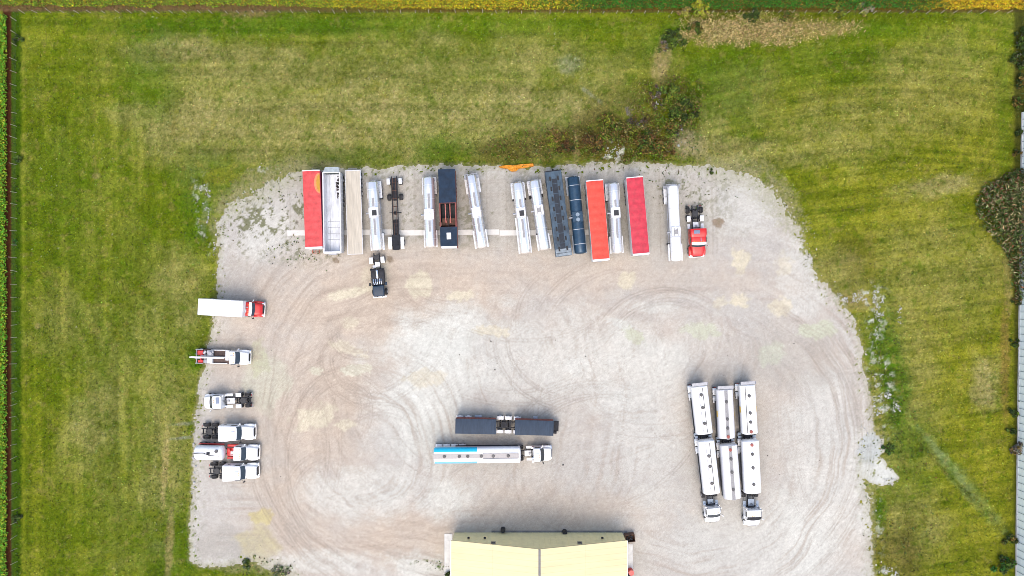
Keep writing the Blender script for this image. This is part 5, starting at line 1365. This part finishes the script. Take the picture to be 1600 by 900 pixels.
# ---- truck tractors
def tractor(label, rear, front, paint, z=2.6, cat='truck', name='semi_truck', cab=1.55, sleeper=0.0, hood=1.75, sl_h=2.9, fender=None, deck=None, rear_axles=2, fifth=True, stacks=1, w=2.3, vents=False, visor=None, group=None, stripe=None, roof_glass=False, grille=True, rear_z=1.1, skip_rear=False, cabw=None):
    t, L = placed(name, label, cat, rear, front, rear_z, group, 1.2)
    xf, xr = L / 2, -L / 2
    hw = w / 2
    cx1 = xf - hood; cx0 = cx1 - cab; sx0 = cx0 - sleeper
    q = MB()
    for s in (-1, 1): q.box(((xr + xf - .5) / 2, s * .42, .88), (xf - .5 - xr, .12, .28))
    for k in range(5): q.box((xr + .25 + k * .7, 0, .9), (.1, .75, .2))
    q.cyl((xf - 1.0, -.9, .5), (xf - 1.0, .9, .5), .08, n=8)
    if not skip_rear:
        for k in range(rear_axles):
            x = xr + .72 + 1.28 * k
            q.cyl((x, -.9, .5), (x, .9, .5), .1, n=8); q.cyl((x - .12, 0, .55), (x + .12, 0, .55), .27, n=12)
    q.box((sx0 - .25, 0, 1.0), (.12, 1.2, .5)); q.build('frame', STEEL, t)
    if not skip_rear:
        for k in range(rear_axles):
            for s in (-1, 1): wheel(t, xr + .72 + 1.28 * k, s * (hw - .28), .55, .5)
    for s in (-1, 1): wheel(t, xf - 1.0, s * (hw - .17), .30, .5)
    if fifth:
        q = MB(); xx = xr + .72 + .64 * (rear_axles - 1)
        q.cyl((xx, 0, 1.06), (xx, 0, 1.15), .45, n=20); q.box((xx - .35, .22, 1.10), (.5, .26, .07), .02); q.box((xx - .35, -.22, 1.10), (.5, .26, .07), .02)
        q.box((xx, 0, 1.02), (.5, 1.0, .1)); q.build('fifth_wheel', BLACK, t)
    if fender:
        for k in range(rear_axles):
            for s in (-1, 1):
                if fender[1] == 'front' and k < rear_axles - 1: continue
                x = xr + .72 + 1.28 * k; y = s * (hw - .28)
                g = MB(); g.body([(x - .35, .29, 1.02, 1.08, y), (x - .1, .29, 1.10, 1.15, y), (x + .3, .29, 1.08, 1.13, y), (x + .58, .29, .85, .92, y)], 8, 14); g.build('fender', fender[0], t)
    if deck:
        q = MB(); x1 = sx0 - .08; x0 = max(xr + .75 + 1.28 * (rear_axles - 1) + .65, x1 - 1.6)
        q.box(((x0 + x1) / 2, 0, 1.06), (x1 - x0, .9, .05), .01); q.box(((x0 + x1) / 2 + .1, hw - .25, .95), ((x1 - x0) * .7, .42, .05), .01); q.box(((x0 + x1) / 2 + .1, -hw + .25, .95), ((x1 - x0) * .7, .42, .05), .01)
        q.build('deck_plate', deck, t)
        q = MB()
        for y in (-.2, 0, .2): q.tube([(x1 + .02, y, 1.9), (x1 - .35, y, 1.55), ((x0 + x1) / 2, y * .5, 1.15)], .025, 6)
        q.build('air_lines', BLACK, t)
    # hood with wheel arches
    q = MB()
    q.body([(cx1 - .1, hw * .80, .85, 1.98), (cx1 + hood * .25, hw * .78, .85, 1.92), (cx1 + hood * .6, hw * .73, .80, 1.82), (xf - .22, hw * .66, .75, 1.66), (xf - .06, hw * .58, .78, 1.45)], 5, 28)
    for s in (-1, 1): q.body([(xf - 1.75, .12, .95, 1.12, s * (hw - .2)), (xf - 1.5, .24, .85, 1.28, s * (hw - .24)), (xf - 1.0, .27, .95, 1.36, s * (hw - .25)), (xf - .45, .26, .72, 1.28, s * (hw - .26)), (xf - .12, .2, .6, 1.05, s * (hw - .32))], 4, 20)
    q.build('hood', paint, t)
    q = MB(); q.box((xf - .05, 0, 1.1), (.1, hw * 1.05, .62), .04)
    for k in range(6): q.box((xf + .005, 0, .85 + k * .1), (.02, hw, .03))
    if grille: q.body([(xf - .45, hw * .42, 1.60, 1.69), (xf - .10, hw * .42, 1.46, 1.53)], 8, 16)
    q.build('grille', BLACK, t)
    q = MB(); q.body([(xf - .16, hw - .04, .42, .76), (xf + .02, hw - .12, .44, .74), (xf + .06, hw - .4, .46, .72)], 6, 20); q.build('bumper', CHROME, t)
    for s in (-1, 1):
        g = MB(); g.body([(xf - .28, .15, .92, 1.16, s * (hw - .3)), (xf - .07, .12, .94, 1.10, s * (hw - .32))], 4, 12); g.build('headlight', LAMPW, t)
    # cab and windshield
    zt = z + .08
    cw = cabw or hw * .92
    q = MB(); q.body([(cx0, cw - .02, .85, zt - .04), (cx0 + .15, cw, .82, zt), (cx1 - .55, cw, .82, zt), (cx1 - .38, cw - .04, .82, zt - .05), (cx1 + .14, cw - .09, .85, 2.0)], 7, 32); cabo = q.build('cab', paint, t)
    q = MB(); n = 12; top, bot = [], []
    for k in range(n + 1):
        y = (-1 + 2 * k / n) * (cw - .13); bow = .16 * (1 - (y / cw) ** 2)
        top.append(Vector((cx1 - .42 + bow, y, zt - .06))); bot.append(Vector((cx1 + .10 + bow, y, 2.0)))
    inn = Vector((-.3, 0, -.06))
    q.loft([top + list(reversed(bot)), [p + inn for p in top] + [p + inn for p in reversed(bot)]]); q.build('windshield', GLASS, cabo)
    if visor is not None:
        q = MB(); q.loft([[Vector((cx1 - .48, y, zt + .0)), Vector((cx1 - .14 + .14 * (1 - (y / cw) ** 2), y, zt - .05)), Vector((cx1 - .14 + .14 * (1 - (y / cw) ** 2), y, zt - .10)), Vector((cx1 - .48, y, zt - .06))] for y in [(-1 + 2 * k / 10) * (cw - .08) for k in range(11)]]); q.build('sun_visor', visor, cabo)
    for s in (-1, 1):
        g = MB(); g.box(((cx0 + cx1) / 2 - .1, s * (cw + .004), 2.15), (cab * .55, .03, .62), .02); g.build('side_window', GLASS, cabo)
        g = MB(); g.box(((cx0 + cx1) / 2 - .1, s * (cw + .01), 1.35), (cab * .62, .03, .9), .01); d_ = g.build('door', paint, cabo)
        g = MB(); g.tube([(cx1 - .15, s * cw, 2.3), (cx1 + .05, s * (hw + .18), 2.35)], .025, 6); g.tube([(cx1 - .1, s * cw, 1.75), (cx1 + .05, s * (hw + .18), 1.75)], .02, 6); g.box((cx1 + .06, s * (hw + .19), 2.05), (.14, .22, .68), .04); g.build('mirror', CHROME if s > 0 else BLACK, t)
        g = MB(); g.cyl((cx0 - .3 if not sleeper else sx0 + .3, s * (hw - .36), .72), (cx1 - .35, s * (hw - .36), .72), .31, n=18); g.build('fuel_tank', CHROME, t)
        g = MB(); g.box(((cx0 + cx1) / 2 + .1, s * (hw - .12), .95), (cab * .6, .2, .06), .01); g.build('step', GALV, t)
    q = MB()
    for y in (-.7, -.35, 0, .35, .7): q.box((cx1 - .6, y, zt + .02), (.16, .09, .06), .02)
    q.build('marker_lights', AMBER, cabo)
    q = MB(); q.cyl((cx1 - 1.2, .3, zt + .07), (cx1 - .6, .3, zt + .06), .05, .08, 8); q.build('air_horn', CHROME, cabo)
    if roof_glass:
        q = MB(); q.box(((cx0 + sx0) / 2 if sleeper else cx0 + .5, -.3 if True else 0, (sl_h if sleeper else zt) + .03), (.55, .95, .06), .02); q.build('roof_hatch', pmat('blue_grey_hatch', (.16, .2, .28), .3, .2), t)
    if sleeper:
        q = MB(); q.body([(sx0, hw - .03, .8, sl_h - .05), (sx0 + .12, hw - .01, .78, sl_h), (cx0 - .15, hw - .02, .78, sl_h), (cx0 + .25, cw + .01, .8, zt + .02)], 8, 32); so = q.build('sleeper', paint, t)
        for s in (-1, 1):
            g = MB(); g.box((cx0 - sleeper * .5, s * hw, 1.9), (.4, .03, .35), .02); g.build('side_window', GLASS, so)
    if stacks:
        for s in ((-1, 1) if stacks == 2 else (-1,)):
            g = MB(); g.cyl((sx0 - .14, s * (hw - .2), .9), (sx0 - .14, s * (hw - .2), 2.2), .12, n=12); g.cyl((sx0 - .14, s * (hw - .2), 2.2), (sx0 - .14, s * (hw - .2), 3.15), .07, n=10); g.build('exhaust_stack', CHROME, t)
    for s in (-1, 1):
        g = MB(); g.box((xr + .03, s * (hw - .4), .85), (.05, .3, .1), .01); g.build('tail_light', LAMPR, t)
        g = MB(); g.box((xr + .08, s * (hw - .28), .5), (.03, .5, .6)); g.build('mud_flap', pmat('white_mud_flap', (.5, .5, .5), .7) if paint is WHITE else RUBBER, t)
    return t, L

tractor('red tractor unit without a trailer at the east end of the row', (1088.5, 320.5), (1092.5, 401), RED, 2.5, sleeper=1.05, sl_h=2.75, hood=1.75, cab=1.55, w=2.65, fender=(WHITE2, 'front'), deck=WHITE2, visor=WHITE, roof_glass=True, stacks=0)
WT = 'white trucks parked along the west side'
tractor('white tractor unit facing the lawn, the only truck parked nose west', (393, 627), (319, 629), WHITE, 2.5, cab=1.75, hood=1.45, sleeper=0, deck=WHITE2, fender=(WHITE, 'front'), group=WT, w=2.35, roof_glass=True, stacks=1)
tractor('white sleeper tractor with four rear tyres showing, above the white vacuum truck', (314.5, 676.5), (398, 677), WHITE, 2.5, cab=1.65, hood=2.0, sleeper=1.5, sl_h=2.85, w=2.55, group=WT, stacks=0)
tractor('white sleeper tractor at the south end of the west row', (326, 739), (403, 738.5), WHITE, 2.5, cab=1.55, hood=1.9, sleeper=1.6, sl_h=2.8, w=2.55, group=WT, stacks=0)
tractor('white tractor pulling the blue and white fuel tank trailer', (806, 711.5), (862, 710), WHITE, 2.55, cab=1.45, hood=1.45, sleeper=0, rear_axles=1, fifth=False, deck=WHITE2, w=2.4, stacks=1)
tractor('white tractor at the south end of the western fuel road train', (1111, 766), (1116.5, 815), WHITE, 2.5, cab=1.35, hood=1.2, rear_axles=1, fifth=False, deck=PALEBLUE, w=2.45, stacks=2, group='white tractors of the fuel road trains')
tractor('white tractor at the south end of the eastern fuel road train', (1176.5, 766), (1178.5, 821), WHITE, 2.5, cab=1.5, hood=1.3, rear_axles=1, fifth=False, deck=PALEBLUE, w=2.55, stacks=2, visor=STEEL, group='white tractors of the fuel road trains')

# box truck: red cab, white box
t, L = tractor('straight truck with a red cab and a long white cargo box', (309.5, 479), (412, 483.5), RED, 2.5, name='box_truck', cab=1.35, hood=1.35, w=2.5, fifth=False, visor=WHITE, stacks=0, rear_z=3.75)
BW = pmat('white_box_sheet', (.80, .80, .80), .4, var=.03, damt=.08, scale=.8)
q = MB(); q.box((-L / 2 + 3.47, 0, 2.42), (6.9, 2.5, 2.75), .04); q.build('cargo_box', BW, t)
q = MB()
for s in (-1, 1): q.box((-L / 2 + 3.47, s * 1.22, 3.80), (6.92, .1, .06), .01)
q.box((-L / 2 + .05, 0, 3.80), (.1, 2.5, .06), .01); q.box((-L / 2 + 6.9, 0, 3.80), (.1, 2.5, .06), .01); q.build('box_edge', ALU, t)
q = MB()
for y in (-.6, .6): q.box((-L / 2 - .01, y, 2.4), (.05, 1.1, 2.5), .01)
q.build('rear_doors', WHITE2, t)
q = MB(); q.box((-L / 2 + 7.15, 0, 1.2), (.5, 2.1, .5), .03); q.box((-L / 2 + 7.0, -.3, 2.6), (.12, .5, .6), .03); q.build('fridge_mount', WHITE2, t)

# vacuum tank truck with the red waist
t, L = tractor('white vacuum tank truck with a red frame between tank and cab', (304, 708), (404, 708.5), WHITE, 2.5, name='tank_truck', cab=1.55, hood=1.9, w=2.5, fifth=False, stacks=0, group=WT, rear_z=2.2)
q = MB(); tank_mesh(q, -L / 2 + .05, -L / 2 + 4.65, 2.05, 1.12, 1.0, 2.4, 36, .35, None, 3); q.build('tank', WHITE, t)
q = MB(); q.box((-L / 2 + 1.4, -.02, 3.06), (2.6, .08, .06)); q.tube([(-L / 2 + .3, .1, 3.1), (-L / 2 + 1.8, .15, 3.12), (-L / 2 + 2.6, -.2, 3.1), (-L / 2 + 4.2, -.3, 3.05)], .04, 6); q.box((-L / 2 + 2.5, .1, 3.08), (.5, .4, .08), .02); q.build('roof_pipes', STEEL, t)
manhole(t, -L / 2 + 3.75, .45, 2.98, .27, GREYLID)
q = MB(); q.box((-L / 2 + 5.5, 0, 1.15), (1.6, 1.3, .25), .03); q.box((-L / 2 + 5.6, 1.0, 1.05), (1.7, .35, .5), .05); q.box((-L / 2 + 5.5, -.95, 1.05), (1.5, .4, .5), .05); q.cyl((-L / 2 + 5.2, .3, 1.3), (-L / 2 + 5.2, .3, 1.75), .22, n=12); q.box((-L / 2 + 2.2, 1.16, 1.1), (4, .16, .25), .02); q.build('pump_frame', RED, t)
q = MB(); q.box((-L / 2 + 5.7, -.1, 1.35), (.7, .5, .2), .03); q.tube([(-L / 2 + 5.3, -.4, 1.5), (-L / 2 + 5.9, -.5, 1.5), (-L / 2 + 6.0, .4, 1.45)], .06, 8); q.build('pump', WHITE2, t)

# crane service truck
t, L = tractor('white crane truck with a long boom over its brown deck', (305, 557.5), (390, 559.5), WHITE, 2.4, name='crane_truck', cab=1.3, hood=1.45, w=2.35, fifth=False, stacks=0, group=WT)
q = MB(); q.box((-L / 2 + 3.2, 0, 1.12), (4.7, 2.25, .10), .01); q.build('deck', BROWNDECK, t)
q = MB()
q.box((-L / 2 + 3.5, -.08, 1.35), (4.6, .22, .3), .03); q.box((-L / 2 + 5.35, .3, 1.5), (.55, 1.6, .7), .05); q.box((-L / 2 + 2.5, -.65, 1.4), (.9, .8, .5), .05); q.box((-L / 2 + 3.9, -1.05, 1.3), (2.6, .14, .3), .02); q.box((-L / 2 + 3.9, 1.05, 1.3), (2.6, .14, .3), .02)
q.build('crane_base', WHITE2, t)
q = MB(); q.box((-L / 2 + 2.4, -.06, 2.15), (5.2, .26, .3), .03); q.box((-L / 2 + .5, -.06, 2.15), (1.8, .18, .2), .02); q.build('boom', WHITE, t)
q = MB(); q.cyl((-L / 2 + 2.7, .55, 1.2), (-L / 2 + 2.7, .55, 2.0), .3, n=14); q.box((-L / 2 + 2.6, .6, 1.5), (1.0, .9, .5), .06); q.cyl((-L / 2 + 1.6, .5, 1.6), (-L / 2 + 1.9, .9, 1.6), .25, n=12); q.box((-L / 2 + 1.75, -.75, 1.3), (.5, .5, .5), .05); q.tube([(-L / 2 + 1.2, .2, 1.8), (-L / 2 + 2.2, .3, 1.9), (-L / 2 + 3.2, .8, 1.7)], .07, 8); q.cyl((-L / 2 + 1.75, -.9, 1.5), (-L / 2 + 1.75, .9, 1.5), .1, n=8); q.build('winch', GALV, t)
q = MB(); q.box((-L / 2 + 1.0, .6, 1.4), (.9, .7, .4), .06); q.box((-L / 2 + 1.0, -.75, 1.35), (.8, .4, .3), .06); q.box((-L / 2 + 1.0, -.1, 1.3), (.2, 1.2, .15)); q.build('hose_reel', RED, t)
q = MB()
for s in (-1, 1): q.box((-L / 2 + .7, s * 1.1, 1.2), (1.2, .1, .2)); q.box((-L / 2 + .5, s * .35, 1.2), (1.0, .08, .15))
q.box((-L / 2 + .3, 0, 1.15), (.1, 2.3, .2)); q.build('outrigger', GALV, t)

# dark tractor with its nose tilted forward, chrome cylinders exposed
def dark_truck():
    z = 1.9
    NV = pmat('dark_navy_paint', (.012, .03, .055), .45, spec=.3, coat=.05, var=.1, damt=.2, dirt=(.08, .1, .12))
    t, L = placed('semi_truck', 'dark navy truck with chrome cylinders and pipes exposed behind its square nose panel', 'truck', (586, 393), (592, 465.5), z)
    xr, xf = -L / 2, L / 2
    q = MB()
    for s in (-1, 1): q.box((0, s * .42, .88), (L - .3, .12, .28))
    for k in range(6): q.box((xr + .5 + k * 1.1, 0, .9), (.1, .8, .2))
    q.box((xf - 3.0, 0, 1.0), (2.6, 1.5, .3), .04); q.build('frame', STEEL, t)
    for s in (-1, 1):
        wheel(t, xr + 1.3, s * .95, .55, .5); wheel(t, xf - .95, s * 1.02, .3, .5)
        g = MB(); g.body([(xr + .85, .3, 1.0, 1.06, s * .92), (xr + 1.1, .3, 1.08, 1.14, s * .92), (xr + 1.6, .3, 1.08, 1.14, s * .92), (xr + 1.85, .3, .95, 1.02, s * .92)], 8, 14); g.build('fender', WHITE, t)
    q = MB(); q.cyl((xr + .9, 0, 1.05), (xr + .9, 0, 1.16), .42, n=18); q.build('fifth_wheel', BLACK, t)
    q = MB(); q.box((xr + 2.0, .05, 1.08), (.75, .75, .05), .01); q.box((xr + 2.35, -.5, 1.0), (.45, .5, .05), .01); q.build('deck_plate', WHITE2, t)
    q = MB(); q.body([(xr + 2.7, 1.05, .9, 1.5), (xr + 2.9, 1.05, .9, 1.6), (xf - 2.1, 1.05, .9, 1.55), (xf - 1.95, 1.0, .9, 1.3)], 8, 24); q.build('engine_bay', BLACK, t)
    for y, x, r in ((-.75, xr + 3.55, .19), (0.0, xr + 3.75, .2), (.62, xr + 3.45, .21)):
        g = MB(); tank_mesh(g, x - .6, x + .55, 1.75, r, r, 2, 18, .25); g.build('air_tank', CHROME, t)
    for y in (-.62, -.3, -.05, .3, .55):
        g = MB(); g.tube([(xr + 4.35, y, 1.65), (xr + 4.8, y, 1.8), (xr + 5.25, y * .95, 1.6)], .07, 8); g.build('chrome_pipe', CHROME, t)
    q = MB(); q.box((xr + 2.9, 0, 1.5), (.25, 1.9, .5), .05); q.cyl((xr + 2.6, -1.0, 1.2), (xr + 2.9, -1.0, 1.2), .18, n=12); q.box((xr + 3.9, .95, 1.1), (2.0, .25, .4), .04); q.build('battery_box', STEEL, t)
    q = MB(); q.body([(xf - 1.95, .86, .95, 1.82), (xf - 1.8, .9, .9, 1.92), (xf - .55, .88, .85, 1.90), (xf - .25, .84, .8, 1.72)], 9, 32); q.build('hood', NV, t)
    q = MB(); q.body([(xf - .2, 1.08, .45, .78), (xf - .02, 1.02, .46, .76)], 6, 20); q.build('bumper', WHITE, t)
    for s in (-1, 1):
        g = MB(); g.tube([(xf - 2.2, s * 1.0, 1.6), (xf - 2.0, s * 1.25, 1.7)], .03, 6); g.box((xf - 2.2, s * 1.28, 1.6), (.5, .28, .4), .05); g.build('mirror', NV if s > 0 else BLACK, t)
        g = MB(); g.body([(xf - .28, .13, .85, 1.1, s * .96), (xf - .1, .1, .88, 1.05, s * .96)], 4, 12); g.build('headlight', LAMPW, t)
dark_truck()

# small loose things on the gravel
for (u, v, r_) in ((657, 569, .22), (776, 568, .1),):
    pass
